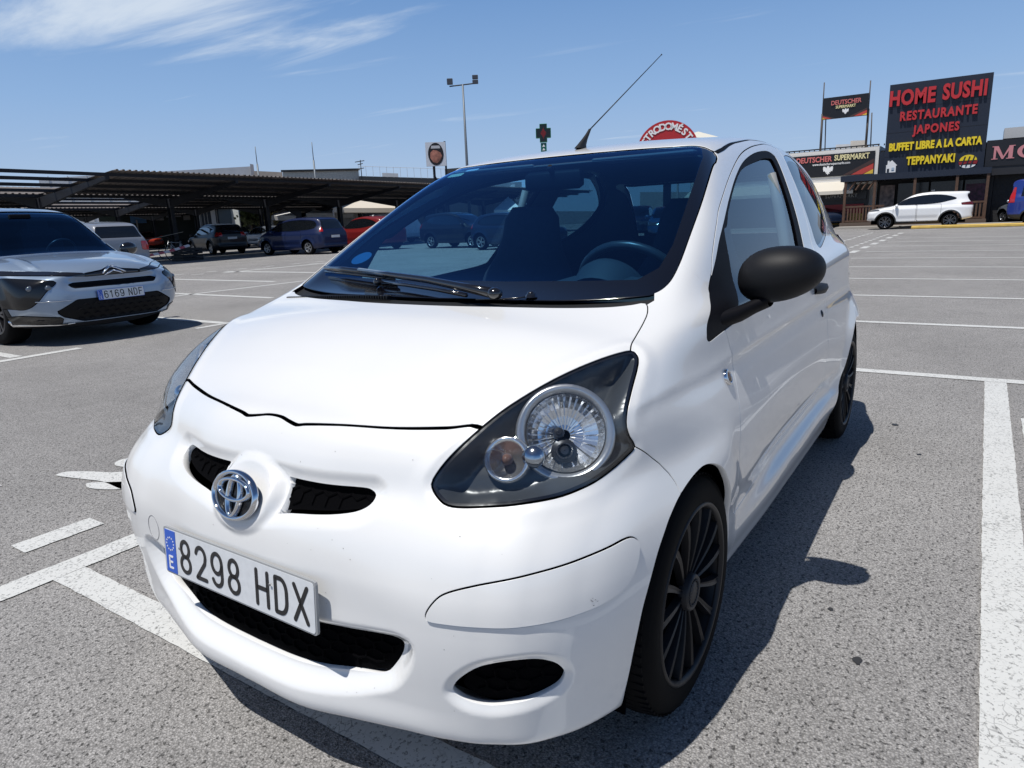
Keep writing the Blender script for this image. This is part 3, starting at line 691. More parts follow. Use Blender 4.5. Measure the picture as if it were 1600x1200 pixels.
# windscreen: glass with a black printed border, black cowl
V, T = WSm
FRI = [(-.886, -.1), (-.884, .30), (-.892, .42), (-.88, .497), (-.80, .530), (-.66, .556), (-.50, .582), (-.36, .603), (-.27, .602), (-.222, .565), (-.205, .42), (-.185, .2), (-.180, -.1)]
g = poly_sd(V[:, :2], np.array(FRI))
wn = panel('windscreen', *clip(V, T, g), WSGL, hb, F_body, .004, off=-.003, mir='join', flange=False)[0]
panel('windscreen_border', *clip(V, T, -g), mat('ceramic_border', (.004, .004, .006), .07, coat=1), wn, F_body, .006, off=-.003, mir='join')
panel('scuttle_panel', *COm, BLK, hb, F_body, .01, off=-.014, mir='join')
# side glass
V, T = DWm; g = f_gw(V); A = clip(V, T, g + .0005); Bm = clip(V, T, -g)
for o, d in zip(panel('door_glass', *A, GLASS, None, F_body, off=-.008, mir='y', flange=False), dr): o.name = 'window_glass'; o.parent = d
for o, d in zip(panel('window_seal', *Bm, TRIM, None, F_body, .014, off=-.0015, mir='y'), dr): o.parent = d
V, T = QWm; g = f_qw(V) + .012 + .020 * sstep(-2.05, -2.25, V[:, 0]) + .012 * sstep(1.28, 1.34, V[:, 2]); A = clip(V, T, g); Bm = clip(V, T, -g)
PRIV = glassmat('tinted_glass', (.14, .22, .25))
qg = panel('quarter_glass', *A, PRIV, hb, F_body, off=-.004, mir='y', flange=False)
for o, d in zip(panel('glass_border', *Bm, BLKG, None, F_body, .008, off=-.003, mir='y'), qg): o.parent = d
panel('tailgate_glass', *TGm, PRIV, hb, F_body, off=-.003, mir='join', flange=False)
panel('tail_lamp', *TLm, mat('tail_clear', (.75, .76, .78), .08, coat=1), hb, F_body, .01, off=.012, mir='y')
# headlining, pillars: inner skin of the cabin
Vb, Tb = nets(lambda x, y, z: F_body(x, y, z) + .028, (-2.85, -.04, .50), (.0, .98, 1.5), .025)
Vb, Tb = clip(Vb, Tb, -Vb[:, 1]); Vb, Tb = clip(Vb, Tb, -(f_ws(Vb + [0, 0, .028]) - .0)); Vb, Tb = clip(Vb, Tb, -(f_gw(Vb) - .012)); Vb, Tb = clip(Vb, Tb, -(f_qw(Vb) - .004)); Vb, Tb = clip(Vb, Tb, -(f_tg(Vb))); Vb, Tb = clip(Vb, Tb, Vb[:, 0] + .05); Vb, Tb = clip(Vb, Tb, .70 - Vb[:, 2])
Vm = Vb * [1, -1, 1]
obj('cabin_lining', np.vstack([Vb, Vm]), np.vstack([Tb, Tb[:, ::-1] + len(Vb)]), mat('lining', (.055, .06, .066), .85), hb)
# ditch mouldings
mb = MB()
for s in (1, -1):
    P = np.array([(x, y * s, 1.5) for x, y in spl(DI[2:9], 4, False)])
    for k in range(30):
        f = F_body(P[:, 0], P[:, 1], P[:, 2]); P[:, 2] -= np.clip(f, -.02, .02)
    mb2 = MB(); mb2.tube(P + [0, .0045 * s, -.0085], .0062, 6); mb2.build('roof_moulding', TRIM, hb, smooth=True)
# head lamps
hlV, hlT = HLm
HLBK = mat('lamp_housing', (.050, .055, .062), .3)
for s in (1, -1):
    S3 = np.array([1, s, 1]); Vq = hlV * S3; gq = grad(F_body, Vq); nq = gq / np.linalg.norm(gq, axis=1)[:, None]; Tq = hlT if s > 0 else hlT[:, ::-1]
    lens = obj('headlight', Vq + nq * .0012, Tq, CLEAR, hb, normals=nq)
    gg = f_hl(hlV)
    # bucket: the back wall is pushed deeper away from the rim
    dpt = .006 + .050 * sstep(0, -.035, gg); Vk = Vq - nq * dpt[:, None]
    ax_ = np.array([.76, .50 * s, .41]); ax_ /= np.linalg.norm(ax_); d_ = Vk - np.array([.262, .628 * s, .742]); rad = np.linalg.norm(d_ - (d_ @ ax_)[:, None] * ax_, axis=1)
    ax2 = np.array([.85, .32 * s, .42]); ax2 /= np.linalg.norm(ax2); d2_ = Vk - np.array([.352, .548 * s, .703]); rad2 = np.linalg.norm(d2_ - (d2_ @ ax2)[:, None] * ax2, axis=1)
    Vh, Th = clip(Vk, Tq, np.maximum(.086 - rad, .036 - rad2)); obj('lamp_housing', Vh, Th, HLBK, lens)
    E = boundary(hlV, hlT); u, inv = np.unique(E, return_inverse=True); inv = inv.reshape(E.shape); a = Vq[u] + nq[u] * .0012; b = Vq[u] - nq[u] * .02; k = len(u)
    V_ = np.vstack([a, b]); Fq = np.concatenate([np.c_[inv[:, 0], inv[:, 1], inv[:, 1] + k], np.c_[inv[:, 0], inv[:, 1] + k, inv[:, 0] + k]])
    obj('lamp_gasket', V_, Fq, TRIM, lens)
    # a thin dark rim line on the lens edge
    gi = clip(hlV, hlT, -(gg + .008))
    gv = grad(F_body, gi[0]); gn = gv / np.linalg.norm(gv, axis=1)[:, None]; vv = (gi[0] - gn * .001) * S3
    obj('lens_edge', vv, gi[1] if s > 0 else gi[1][:, ::-1], mat('lens_edge', (.012, .012, .015), .25), lens, normals=gn * S3)
    # chrome reflector bowl and bezel
    ax = Vector((.76, .50 * s, .41)).normalized(); cb = Vector((.262, .628 * s, .742)); q = Vector((0, 0, 1)).rotation_difference(ax)
    def put(mb): mb.v = [tuple(cb + q @ Vector(p)) for p in mb.v]; return mb
    b1 = MB(); b1.lathe([(.098, -.014), (.096, -.001), (.090, .002), (.082, -.002), (.0765, -.012)], n=48); put(b1).build('bezel', mat('bezel_silver', (.48, .49, .51), .28, .75), lens, smooth=True)
    RFL = mat('reflector', (.90, .91, .93), .16, .88)
    for nm_, lo_, hi_ in (('upper_reflector', 20, 160), ('lower_reflector', 160, 380)):
        b2 = MB(); n_ = 40 if nm_[0] == 'u' else 66; V_ = []; prof = [(.0765, -.004), (.073, -.016), (.066, -.028), (.054, -.039), (.038, -.047), (.022, -.052), (.012, -.054)]
        for kk in range(n_ + 1):
            an = R(lo_ + (hi_ - lo_) * kk / n_)
            for ii, (r, h) in enumerate(prof):
                fac = .0016 * (1 if (kk // 3) % 2 else -1) if 0 < ii < 6 else 0
                if nm_[0] == 'u': fac += .0012 * (1 if ii % 2 else -1)
                V_.append((r * math.sin(an - math.pi / 2), r * math.cos(an - math.pi / 2), h + fac))
        mm = len(prof); b2.add(V_, [(k * mm + i, k * mm + i + 1, (k + 1) * mm + i + 1, (k + 1) * mm + i) for k in range(n_) for i in range(mm - 1)])
        put(b2).build(nm_, RFL, lens, smooth=False)
    DKB = mat('bulb_dark', (.04, .042, .048), .3, .5)
    b3 = MB(); b3.lathe([(.013, -.010), (.015, -.012), (.0165, -.018), (.0165, -.024), (.022, -.026), (.022, -.034), (.026, -.036), (.026, -.05)], c=(.030, .016, 0), n=28); b3.lathe([(.001, -.008), (.008, -.009), (.010, -.014), (.010, -.04)], c=(.030, .016, 0), n=20); put(b3).build('bulb_shield', DKB, lens, smooth=True, angle=40)
    b3 = MB(); b3.lathe([(.001, -.020), (.0045, -.020), (.0055, -.026), (.010, -.027), (.0115, -.031), (.0115, -.05)], c=(.004, -.012, 0), n=22); put(b3).build('position_lamp', DKB, lens, smooth=True, angle=40)
    # indicator beside it
    ci = Vector((.352, .548 * s, .703)); q2 = Vector((0, 0, 1)).rotation_difference(Vector((.85, .32 * s, .42)).normalized())
    b4 = MB(); b4.lathe([(.046, -.02), (.045, -.002), (.040, .002), (.034, -.008), (.020, -.018), (.001, -.022)], n=28); b4.v = [tuple(ci + q2 @ Vector(p)) for p in b4.v]; b4.build('indicator_reflector', mat('indicator_silver', (.80, .79, .78), .16, .9), lens, smooth=True)
    b4 = MB(); b4.sphere((0, 0, -.006), (.012, .012, .016), 14, 8); b4.v = [tuple(ci + q2 @ Vector(p)) for p in b4.v]; b4.build('indicator_bulb', mat('amber', (.16, .09, .07), .15), lens, smooth=True)
    b4 = MB(); b4.lathe([(.001, .010), (.007, .009), (.010, .006), (.0135, .005), (.016, .001), (.0195, 0), (.022, -.006), (.022, -.02)], c=(0, 0, 0), n=24); c2 = ci + Vector((.016, -.020 * s, .000)); b4.v = [tuple(c2 + q2 @ Vector(p)) for p in b4.v]; b4.build('indicator_lens', glassmat('smoke_lens', (.62, .62, .64)), lens, smooth=True, angle=30)
    b4 = MB(); b4.sphere((0, 0, 0), (.023, .023, .016), 18, 10); c2 = ci + Vector((-.028, .044 * s, .004)); b4.v = [tuple(c2 + q2 @ Vector(p)) for p in b4.v]; b4.build('side_bubble', mat('bubble_silver', (.55, .57, .60), .12, 1), lens, smooth=True)
# wheels
def wheel(c, side, name='wheel'):
    w_ = empty(name, c, 0, hb)
    Rr = .286; prof = [(.198, -.160), (.235, -.167), (.262, -.160), (.276, -.145), (.2835, -.125), (.286, -.085), (.2835, -.045), (.277, -.025), (.265, -.008), (.245, -.001), (.220, -.001), (.203, -.006), (.197, -.012)]
    mb = MB(); mb.lathe([(r, h * side) for r, h in prof], axis='y', n=64); ty = mb.build('tyre', RUB, w_, smooth=True)
    mb = MB()
    for k in range(72):
        a = 2 * math.pi * k / 72
        for lo, hi, tw in ((-.152, -.100, .05), (-.07, -.018, -.05)):
            P = []
            for h, da in ((lo, 0), (hi, tw)):
                rr = .2872 if lo < -.1 and h > -.12 or h < -.04 and lo > -.1 else .2795
                for e in (-.022, .022): P.append(((rr) * math.cos(a + da + e), h * side, rr * math.sin(a + da + e)))
            P += [(p[0] * .985, p[1], p[2] * .985) for p in P]
            mb.add(P, [(0, 1, 3, 2), (4, 6, 7, 5), (0, 4, 5, 1), (2, 3, 7, 6), (0, 2, 6, 4), (1, 5, 7, 3)])
    mb.build('tread_blocks', RUB, ty)['kind'] = 'stuff'
    RM = mat('wheel_trim_black', (.012, .012, .014), .4, spec=.3)
    mb = MB(); mb.lathe([(.200, -.02), (.2005, -.004), (.197, .0005), (.192, -.001), (.187, -.010), (.186, -.06)], axis='y', n=64)
    mb.v = [(x, y * side, z) for x, y, z in mb.v]; rim = mb.build('rim', RM, w_, smooth=True); rim.scale = (1.065, 1, 1.065)
    mb = MB(); mb.lathe([(.19, -.055), (.02, -.055)], axis='y', n=40); mb.v = [(x, y * side, z) for x, y, z in mb.v]; mb.build('rim_disc', VOID, rim)
    ns = 15
    sp = []
    for i in range(7):
        t = i / 6; r = .036 + t * (.192 - .036); h = -.020 + .017 * math.sin(t * math.pi * .55) - .004 * t; wd = .0050 + .0062 * t; da = .10 * math.sin(t * 2.2)
        for u, dh in ((-wd, -.016), (-wd * .72, 0), (0, -.0035), (wd * .72, 0), (wd, -.016)): sp.append((r * math.cos(da) - u * math.sin(da), h + dh, r * math.sin(da) + u * math.cos(da)))
    Fs = [(i * 5 + j, i * 5 + j + 1, i * 5 + 6 + j, i * 5 + 5 + j) for i in range(6) for j in range(4)]
    V_ = [(x, y * side, z) for x, y, z in sp]; s0 = obj('spoke', V_, Fs, RM, rim, smooth=False)
    for k in range(1, ns): o = s0.copy(); col.objects.link(o); o.parent = rim; o.rotation_euler = (0, 2 * math.pi * k / ns, 0)
    mb = MB(); mb.lathe([(.040, -.03), (.041, -.010), (.037, -.004), (.031, -.006), (.029, -.011), (.026, -.011), (.024, -.006), (.001, -.005)], axis='y', n=36)
    for k in range(24): a = 2 * math.pi * k / 24; mb.box((.0275 * math.cos(a), -.007, .0275 * math.sin(a)), (.003, .006, .003))
    mb.v = [(x, y * side, z) for x, y, z in mb.v]; mb.build('hub_cap', mat('hub_grey', (.028, .028, .031), .45, spec=.3), rim, smooth=True)
    return w_
WH = [wheel((-.046, .790, .286), 1), wheel((-2.318, .786, .286), 1), wheel((-.046, -.790, .286), -1), wheel((-2.318, -.786, .286), -1)]
# wheel housings and underside
_arp = [(x_ * 1.0, z_ + .004) for x_, z_ in spl(ARF[1:-1], 2, False)]
_arr = [(-2.295 + .372 * math.cos(t), .29 + .372 * math.sin(t)) for t in np.linspace(R(-22), R(202), 24)]
for poly_, yo in ((_arp, .75), (_arr, .768)):
    for s in (1, -1):
        mb = MB(); V_ = []
        for x_, z_ in poly_:
            for y in (.40, yo): V_.append((x_, y * s, z_))
        n_ = len(poly_) - 1
        mb.add(V_, [(2 * k, 2 * k + 1, 2 * k + 3, 2 * k + 2) for k in range(n_)]); mb.add([V_[2 * k] for k in range(n_ + 1)], [tuple(range(n_ + 1))])
        mb.build('wheel_arch_liner', VOID, hb, smooth=True)
mb = MB(); mb.box((-1.1, 0, .19), (2.95, 1.26, .05)); mb.box((-1.17, 0, .15), (1.45, 1.3, .06)); mb.build('underbody', VOID, hb)
# mud flap strip under the sill
# number plate
PLW = mat('plate_white', (.66, .68, .70), .3, noise=(60, .05)); PLK = mat('plate_black', (.012, .012, .014), .35); PLB = mat('plate_blue', (.02, .10, .52), .35); YEL = mat('plate_yellow', (.8, .62, .05), .4)
def number_plate(parent, c, tx, up, w_, h_, chars, frame=None, name='number_plate', stars=True, bandw=.042):
    """c: centre, tx: direction of reading, up: upward direction"""
    c = Vector(c); tx = Vector(tx).normalized(); up = Vector(up).normalized(); nn = tx.cross(up)
    fn = lambda u, v, w: c + tx * u + up * v + nn * w
    r = .007; out_ = [(sx * (w_ / 2 - r) + r * math.cos(a), sy * (h_ / 2 - r) + r * math.sin(a)) for sx, sy, a0 in ((1, 1, 0), (-1, 1, 90), (-1, -1, 180), (1, -1, 270)) for a in (R(a0), R(a0 + 45), R(a0 + 90))]
    mb = MB(); mb.prism([(a * 1.006, b * 1.02) for a, b in out_], lambda u, v, w: fn(u, v, w - .006), .006); pl = mb.build(name, frame or PLK, parent)
    mb = MB(); mb.prism([(a * .99, b * .955) for a, b in out_], lambda u, v, w: fn(u, v, w + .0003), .0009); mb.build('plate_face', PLW, pl)
    mb = MB(); x0 = -w_ / 2 + .006; mb.prism([(x0, -h_ / 2 + .004), (x0 + bandw, -h_ / 2 + .004), (x0 + bandw, h_ / 2 - .004), (x0, h_ / 2 - .004)], lambda u, v, w: fn(u, v, w + .0013), .0008); bd = mb.build('country_band', PLB, pl)
    mb = MB(); strokes(mb, 'E', x0 + bandw * .30, -h_ * .36, bandw * .38, h_ * .25, 0, h_ * .045, lambda u, v, w: fn(u, v, w + .0022), .0006)
    if stars:
        for k in range(12):
            a = R(30 * k); cx, cy = x0 + bandw * .5 + bandw * .33 * math.cos(a), h_ * .17 + bandw * .33 * math.sin(a) * 1.1
            mb.prism([(cx + .0026 * (1 if t % 2 == 0 else .45) * math.sin(R(36 * t)), cy + .0026 * (1 if t % 2 == 0 else .45) * math.cos(R(36 * t))) for t in range(10)], lambda u, v, w: fn(u, v, w + .0022), .0006)
    mb.build('band_letter_and_stars', mat('plate_star', (.8, .8, .8), .4), bd)
    mb = MB(); n_ = len(chars.replace(' ', '')); avail = w_ - bandw - .03; cw = avail / (n_ * 1.38 + 1.0)
    xc = x0 + bandw + cw * .38
    for ch in chars:
        if ch == ' ': xc += cw * .85; continue
        mb = MB(); xc = strokes(mb, ch, xc, -h_ * .335, cw, h_ * .67, cw * .42, h_ * .085, lambda u, v, w: fn(u, v, w + .0013), .0010); mb.build('character', PLK, pl)
    return pl
tl = -.080
number_plate(hb, (.609, .006, .434), (0, 1, 0), (math.sin(tl), 0, math.cos(tl)), .52, .11, '8298 HDX', mat('plate_rim', (.30, .31, .32), .4), 'number_plate')
mb = MB(); mb.box((.592, 0, .412), (.026, .49, .05), 0, .008); mb.build('plate_holder', WHITE, hb)
for yy in (-.185, .135): mb = MB(); mb.lathe([(.001, .0015), (.003, .0012), (.0036, 0)], c=(0, 0, 0), axis='x', n=12); mb.v = [(x + .6125, y + yy, z + .452) for x, y, z in mb.v]; mb.build('plate_screw', mat('screw_grey', (.25, .25, .26), .4, .6), hb)
SCF = mat('scuff_grey', (.16, .155, .15), .8); q_ = random.Random(3); mb = MB()
def on_front(y, z): return project(F_body, base_proj(np.array([[y, z]]), 0), 4)
for k in range(9):
    yy, zz = .735 + q_.uniform(-.02, .02), .470 + q_.uniform(-.006, .008); P = project(F_body, np.array([[.37, yy, zz]]), 8); g = grad(F_body, P); g /= np.linalg.norm(g); P = P + g * .0052; t = np.cross(g[0], [0, 0, 1]); t /= np.linalg.norm(t); u2 = np.cross(t, g[0]); r_s = q_.uniform(.0006, .0016)
    mb.add([P[0] + t * r_s * 1.6, P[0] + u2 * r_s * .5, P[0] - t * r_s * 1.6, P[0] - u2 * r_s * .5], [(0, 1, 2, 3)])
o = mb.build('scuff_marks', SCF, st[0]); o['kind'] = 'stuff'
# stone chips and flies on the nose
mb = MB()
for k in range(46):
    yy, zz = q_.uniform(-.1, .62), q_.uniform(.24, .74); P = project(F_body, base_proj(np.array([[yy, zz]]), 0), 4)
    if poly_sd(P[:, 1:], _slot)[0] < .02 or poly_sd(P[:, 1:], _lowg)[0] < .02 or f_fog(P)[0] < .02 or f_hl(P)[0] < .02 or f_strip(P)[0] < .01: continue
    g = grad(F_body, P); g /= np.linalg.norm(g); P = P + g * .0007; t = np.cross(g[0], [0, 0, 1]); t /= np.linalg.norm(t); u2 = np.cross(t, g[0]); r_s = q_.uniform(.0004, .0012)
    mb.add([P[0] + t * r_s, P[0] + u2 * r_s, P[0] - t * r_s, P[0] - u2 * r_s], [(0, 1, 2, 3)])
o = mb.build('stone_chips', mat('chip_grey', (.22, .20, .18), .8), bp); o['kind'] = 'stuff'
# emblem on its pod
EC = Vector((.574, .002, .605)); eu = Vector((0, 1, 0)); ev = Vector((-.30, 0, .954)).normalized(); en = eu.cross(ev)
def ell(cy, cz, a, b, n=56, p=0): return [EC + eu * (cy + a * math.cos(2 * math.pi * k / n)) + ev * (cz + b * math.sin(2 * math.pi * k / n)) + en * (.006 + p) for k in range(n)]
def flat_tube(mb, P, r, hgt):
    n = len(P); V_ = []
    for i in range(n):
        t = (P[(i + 1) % n] - P[i - 1]).normalized(); s_ = t.cross(en).normalized()
        V_ += [P[i] + s_ * r - en * .008, P[i] + s_ * r * .8 + en * hgt * .6, P[i] + en * hgt, P[i] - s_ * r * .8 + en * hgt * .6, P[i] - s_ * r - en * .008]
    mb.add(V_, [(i * 5 + j, i * 5 + j + 1, ((i + 1) % n) * 5 + j + 1, ((i + 1) % n) * 5 + j) for i in range(n) for j in range(4)])
emb = empty('emblem', (0, 0, 0), 0, hb)
mb = MB(); flat_tube(mb, ell(0, 0, .0690, .0485), .0048, .005); mb.build('emblem_ring', CHROME, emb, smooth=True)
mb = MB(); flat_tube(mb, ell(0, .012, .050, .0215, p=.0012), .0044, .005); mb.build('emblem_crossing_oval', CHROME, emb, smooth=True)
mb = MB(); flat_tube(mb, ell(0, -.001, .0195, .042), .0044, .005); mb.build('emblem_upright_oval', CHROME, emb, smooth=True)
mb = MB(); mb.add([p - en * .010 for p in ell(0, 0, .069, .0485)] , [tuple(range(56))]); mb.build('emblem_backing', mat('emblem_dark', (.02, .021, .024), .2, .3), emb)
# door mirror (both sides), shell + arm
def mirror(s):
    m0 = empty('door_mirror', (0, 0, 0), 0, hb)
    c = Vector((-.472, .8475 * s, .985)); V_ = []; nu, nv = 40, 24
    for i in range(nv + 1):
        t = math.pi * i / nv
        for k in range(nu):
            a = 2 * math.pi * k / nu; cx, cz, cyy = math.sin(t) * math.cos(a), math.sin(t) * math.sin(a), math.cos(t)
            e = lambda v, p: math.copysign(abs(v) ** p, v)
            y = .104 * e(cyy, .92); z = .070 * e(cz, .9) * (1 - .12 * cyy); x = (.085 if cx > 0 else .055) * e(cx, .9)
            V_.append((c.x + x - .10 * (y + .1) * .35, c.y + y * s, c.z + z + y * .12))
    Fc = [(i * nu + k, i * nu + (k + 1) % nu, (i + 1) * nu + (k + 1) % nu, (i + 1) * nu + k) for i in range(nv) for k in range(nu)]
    mb = MB(); mb.add(V_, Fc); mb.build('mirror_shell', mat('mirror_black', (.0055, .006, .008), .55, spec=.28, bump=(1400, .35, .0005)), m0, smooth=True)
    mb = MB(); mb.lathe([(.0, 0), (1, 0), (1.02, .05), (.95, .08)], axis='x', n=36); mb.v = [(-.522 - .003 + h * .1 * 0 - (r_y * .104) * .035 * 0 - .004, c.y + r_y * .092 * s, c.z + r_z * .058) for h, r_y, r_z in mb.v]; mb.build('mirror_glass', mat('mirror_silver', (.8, .8, .8), .02, 1), m0)
    # arm from the sail to the shell
    mb = MB(); secs = [((-.36, .745, .882), (.070, .022)), ((-.40, .775, .893), (.060, .022)), ((-.435, .80, .908), (.045, .020)), ((-.46, .83, .925), (.038, .022))]; V_ = []
    for (x, y, z), (a_, b_) in secs:
        for k in range(12): an = 2 * math.pi * k / 12; V_.append((x + a_ * math.cos(an), y * s, z + b_ * math.sin(an)))
    mb.add(V_, [(i * 12 + k, i * 12 + (k + 1) % 12, i * 12 + 12 + (k + 1) % 12, i * 12 + 12 + k) for i in range(3) for k in range(12)]); mb.build('mirror_arm', TRIM, m0, smooth=True)
mirror(1)
# door handle, key barrel, side repeater
def seat_on(mb, P, s):
    P = np.array([P], float); P = project(F_body, P, 5); g = grad(F_body, P)[0]; q = Vector((0, 1, 0)).rotation_difference(Vector(g)); c_ = Vector(P[0])
    mb.v = [tuple((lambda w_: (w_.x, w_.y * s, w_.z))(c_ + q @ Vector(v_))) for v_ in mb.v]; return mb
def on_body(P, off):
    P = project(F_body, np.array(P, float), 5); g = grad(F_body, P); return P + g / np.linalg.norm(g, axis=1)[:, None] * off
for s in (1, -1):
    mb = MB(); secs = []
    P = on_body([(-1.38 - .20 * t, .78, .845) for t in np.linspace(0, 1, 9)], .0)
    V_ = []
    for i, p_ in enumerate(P):
        t = i / 8; b_ = .020 * math.sin(math.pi * min(1, max(0, .12 + t * .8))) ** .5; o_ = .004 + .030 * math.sin(math.pi * (.06 + .88 * t)) ** .6
        for dz, dy in ((-b_, 0), (-b_ * .8, o_ * .8), (0, o_), (b_ * .8, o_ * .8), (b_, 0)): V_.append((p_[0], (p_[1] + dy - .004) * s, p_[2] + dz))
    mb.add(V_, [(i * 5 + j, i * 5 + j + 1, i * 5 + 6 + j, i * 5 + 5 + j) for i in range(8) for j in range(4)]); mb.build('door_handle', BLK, dr[0 if s > 0 else 1], smooth=True)
    mb = MB(); mb.lathe([(.001, .004), (.008, .004), (.009, .002), (.0135, .002), (.0145, 0)], axis='y', n=20); seat_on(mb, (-1.515, .776, .742), s); mb.build('key_barrel', mat('key_dark', (.05, .05, .055), .3, .8), dr[0 if s > 0 else 1], smooth=True)
    rp = empty('side_repeater', (0, 0, 0), 0, hb)
    mb = MB(); mb.lathe([(.0205, 0), (.020, .005), (.015, .008), (.0135, .005)], axis='y', n=24); seat_on(mb, (-.291, .773, .747), s); mb.build('repeater_ring', CHROME, rp, smooth=True)
    mb = MB(); mb.lathe([(.0140, .004), (.010, .009), (.001, .011)], axis='y', n=20); seat_on(mb, (-.291, .773, .747), s); mb.build('repeater_lens', mat('repeater_dark', (.10, .07, .05), .1, coat=1), rp, smooth=True)
# roof aerial
b = on_body([(-.975, 0.02, 1.392)], 0)[0]
ae = empty('roof_aerial', (0, 0, 0), 0, hb)
mb = MB(); V_ = []
for (x, z, a_, b_) in ((0.012, -.002, .036, .017), (0.0, .012, .026, .012), (-.022, .032, .016, .009), (-.045, .052, .009, .007), (-.066, .072, .005, .005)):
    for k in range(12): an = 2 * math.pi * k / 12; V_.append((b[0] + x + a_ * math.cos(an), b[1] + b_ * math.sin(an), b[2] + z))
mb.add(V_, [(i * 12 + k, i * 12 + (k + 1) % 12, i * 12 + 12 + (k + 1) % 12, i * 12 + 12 + k) for i in range(4) for k in range(12)]); mb.build('aerial_foot', BLK, ae, smooth=True)
tip = Vector((-1.42, .145, 1.757)); st_ = Vector((b[0] - .062, b[1], b[2] + .068)); mb = MB(); mb.tube([st_, st_.lerp(tip, .5), tip], [.0024, .0019, .0014], 6); mb.sphere(tip, .003, 8, 6); mb.build('aerial_rod', BLK, ae, smooth=True)
# wipers and washer nozzle
def lift(P, off):
    return on_body(P, off)
wp = empty('wiper', (0, 0, 0), 0, hb)
A = lift([(-.232, -.560, 1.0), (-.214, -.45, 1.0), (-.195, -.33, .99), (-.17, -.19, .98)], .020); mb = MB()
mb.tube(A, [.006, .010, .010, .007], 6); mb.tube(A + [0, 0, -.012], .0045, 5); mb.build('wiper_blade', BLKG, wp, smooth=True)
A = lift([(-.195, -.36, .99), (-.16, -.20, .97), (-.12, -.02, .96), (-.075, .14, .95), (-.045, .262, .94)], .028); mb = MB(); mb.tube(A, [.007, .009, .010, .012, .014], 8); mb.sphere(A[-1], (.020, .020, .016), 12, 8); mb.build('wiper_arm', BLKG, wp, smooth=True)
A = lift([(-.148, -.24, .96), (-.12, -.1, .96), (-.09, .04, .95), (-.06, .16, .94)], .012); mb = MB(); mb.tube(A, .006, 6); mb.sphere(A[0], .013, 10, 6); mb.build('wiper_blade', BLKG, wp, smooth=True)
A = lift([(-.104, .329, .955)], .006)[0]; mb = MB(); mb.sphere(A, (.011, .011, .010), 12, 8); mb.lathe([(.016, -.006), (.012, .002)], c=tuple(A), n=14); mb.build('washer_nozzle', BLKG, hb, smooth=True)
A = lift([(-.104, .329, .955), (-.085, .30, .95), (-.07, .25, .94), (-.058, .19, .94)], .003); mb = MB(); mb.tube(A, .0022, 6); mb.build('washer_hose', BLKG, hb, smooth=True)
# slotted vent along the scuttle, passenger side
mb = MB()
for k in range(46):
    y = -.60 + k * .0105; P = on_body([(-.115 - .02 * (abs(y) / .6) ** 2 + .02, y, .945), (-.075 - .03 * (abs(y) / .6) ** 2 + .02, y, .94)], -.009)
    mb.box(tuple((P[0] + P[1]) / 2 + [0, 0, .002]), (.040, .0045, .008))
mb.build('vent_slats', BLK, hb)
# stickers on the glass
P = lift([(-.285, -.475, 1.03)], -.006)[0]; c, u, v, nn = basis([[0, 0, 0], [1, 0, 0], [0, 1, 0]])
def decal(name, c0, rx, ry, m, off=-.0065, ang=0):
    n = 26; Q = []
    for k in range(n):
        a = 2 * math.pi * k / n; e = lambda v: math.copysign(abs(v) ** (.35 if name == 'permit_sticker' else 1), v)
        q0, q1 = rx * e(math.cos(a)), ry * e(math.sin(a)); Q.append((c0[0] + q1 * -.85 , c0[1] + q0, c0[2] + q1 * .5))
    Q = lift(Q, off); ctr = lift([c0], off); mb = MB(); mb.add(list(Q) + list(ctr), [(k, (k + 1) % n, n) for k in range(n)]); mb.build(name, m, wn)
decal('eco_badge', (-.315, -.478, 1.04), .040, .036, mat('eco_blue', (.015, .10, .22), .6))
decal('permit_sticker', (-.800, -.430, 1.315), .035, .016, mat('permit_green', (.50, .55, .38), .5))
decal('permit_sticker', (-.835, -.375, 1.325), .030, .010, mat('permit_white', (.65, .68, .70), .5))
# cabin
SEAT = mat('seat_cloth', (.016, .018, .024), .9, noise=(40, .2))
def seat(yc, xc=-1.02):
    s_ = empty('front_seat', (xc, yc, .30), 0, hb)
    def blob(name, secs, m=SEAT):
        V_ = []; n = 20
        for (x, z, a_, b_) in secs:
            for k in range(n):
                an = 2 * math.pi * k / n; e = lambda v: math.copysign(abs(v) ** .55, v); V_.append((x + b_ * e(math.sin(an)) , a_ * e(math.cos(an)), z))
        L = len(secs); Fc = [(i * n + k, i * n + (k + 1) % n, i * n + n + (k + 1) % n, i * n + n + k) for i in range(L - 1) for k in range(n)] + [tuple(range(n)), tuple((L - 1) * n + k for k in range(n))]
        obj(name, V_, Fc, m, s_)
    blob('backrest', [(.0, .15, .20, .06), (-.03, .25, .25, .075), (-.09, .45, .245, .07), (-.15, .62, .21, .06), (-.175, .70, .16, .055), (-.19, .78, .135, .05), (-.20, .85, .125, .048), (-.205, .90, .09, .035)])
    mb = MB(); mb.box((.20, 0, .12), (.52, .50, .16), 0, .05); mb.build('seat_cushion', SEAT, s_, angle=50)
seat(.36); seat(-.36)
mb = MB(); mb.box((-1.95, 0, .62), (.14, 1.12, .62), 0, .05); mb.build('rear_bench', SEAT, hb, angle=50)
for y in (.32, -.32): mb = MB(); mb.box((-1.98, y, .97), (.09, .24, .13), 0, .04); mb.build('rear_headrest', SEAT, hb, angle=50)
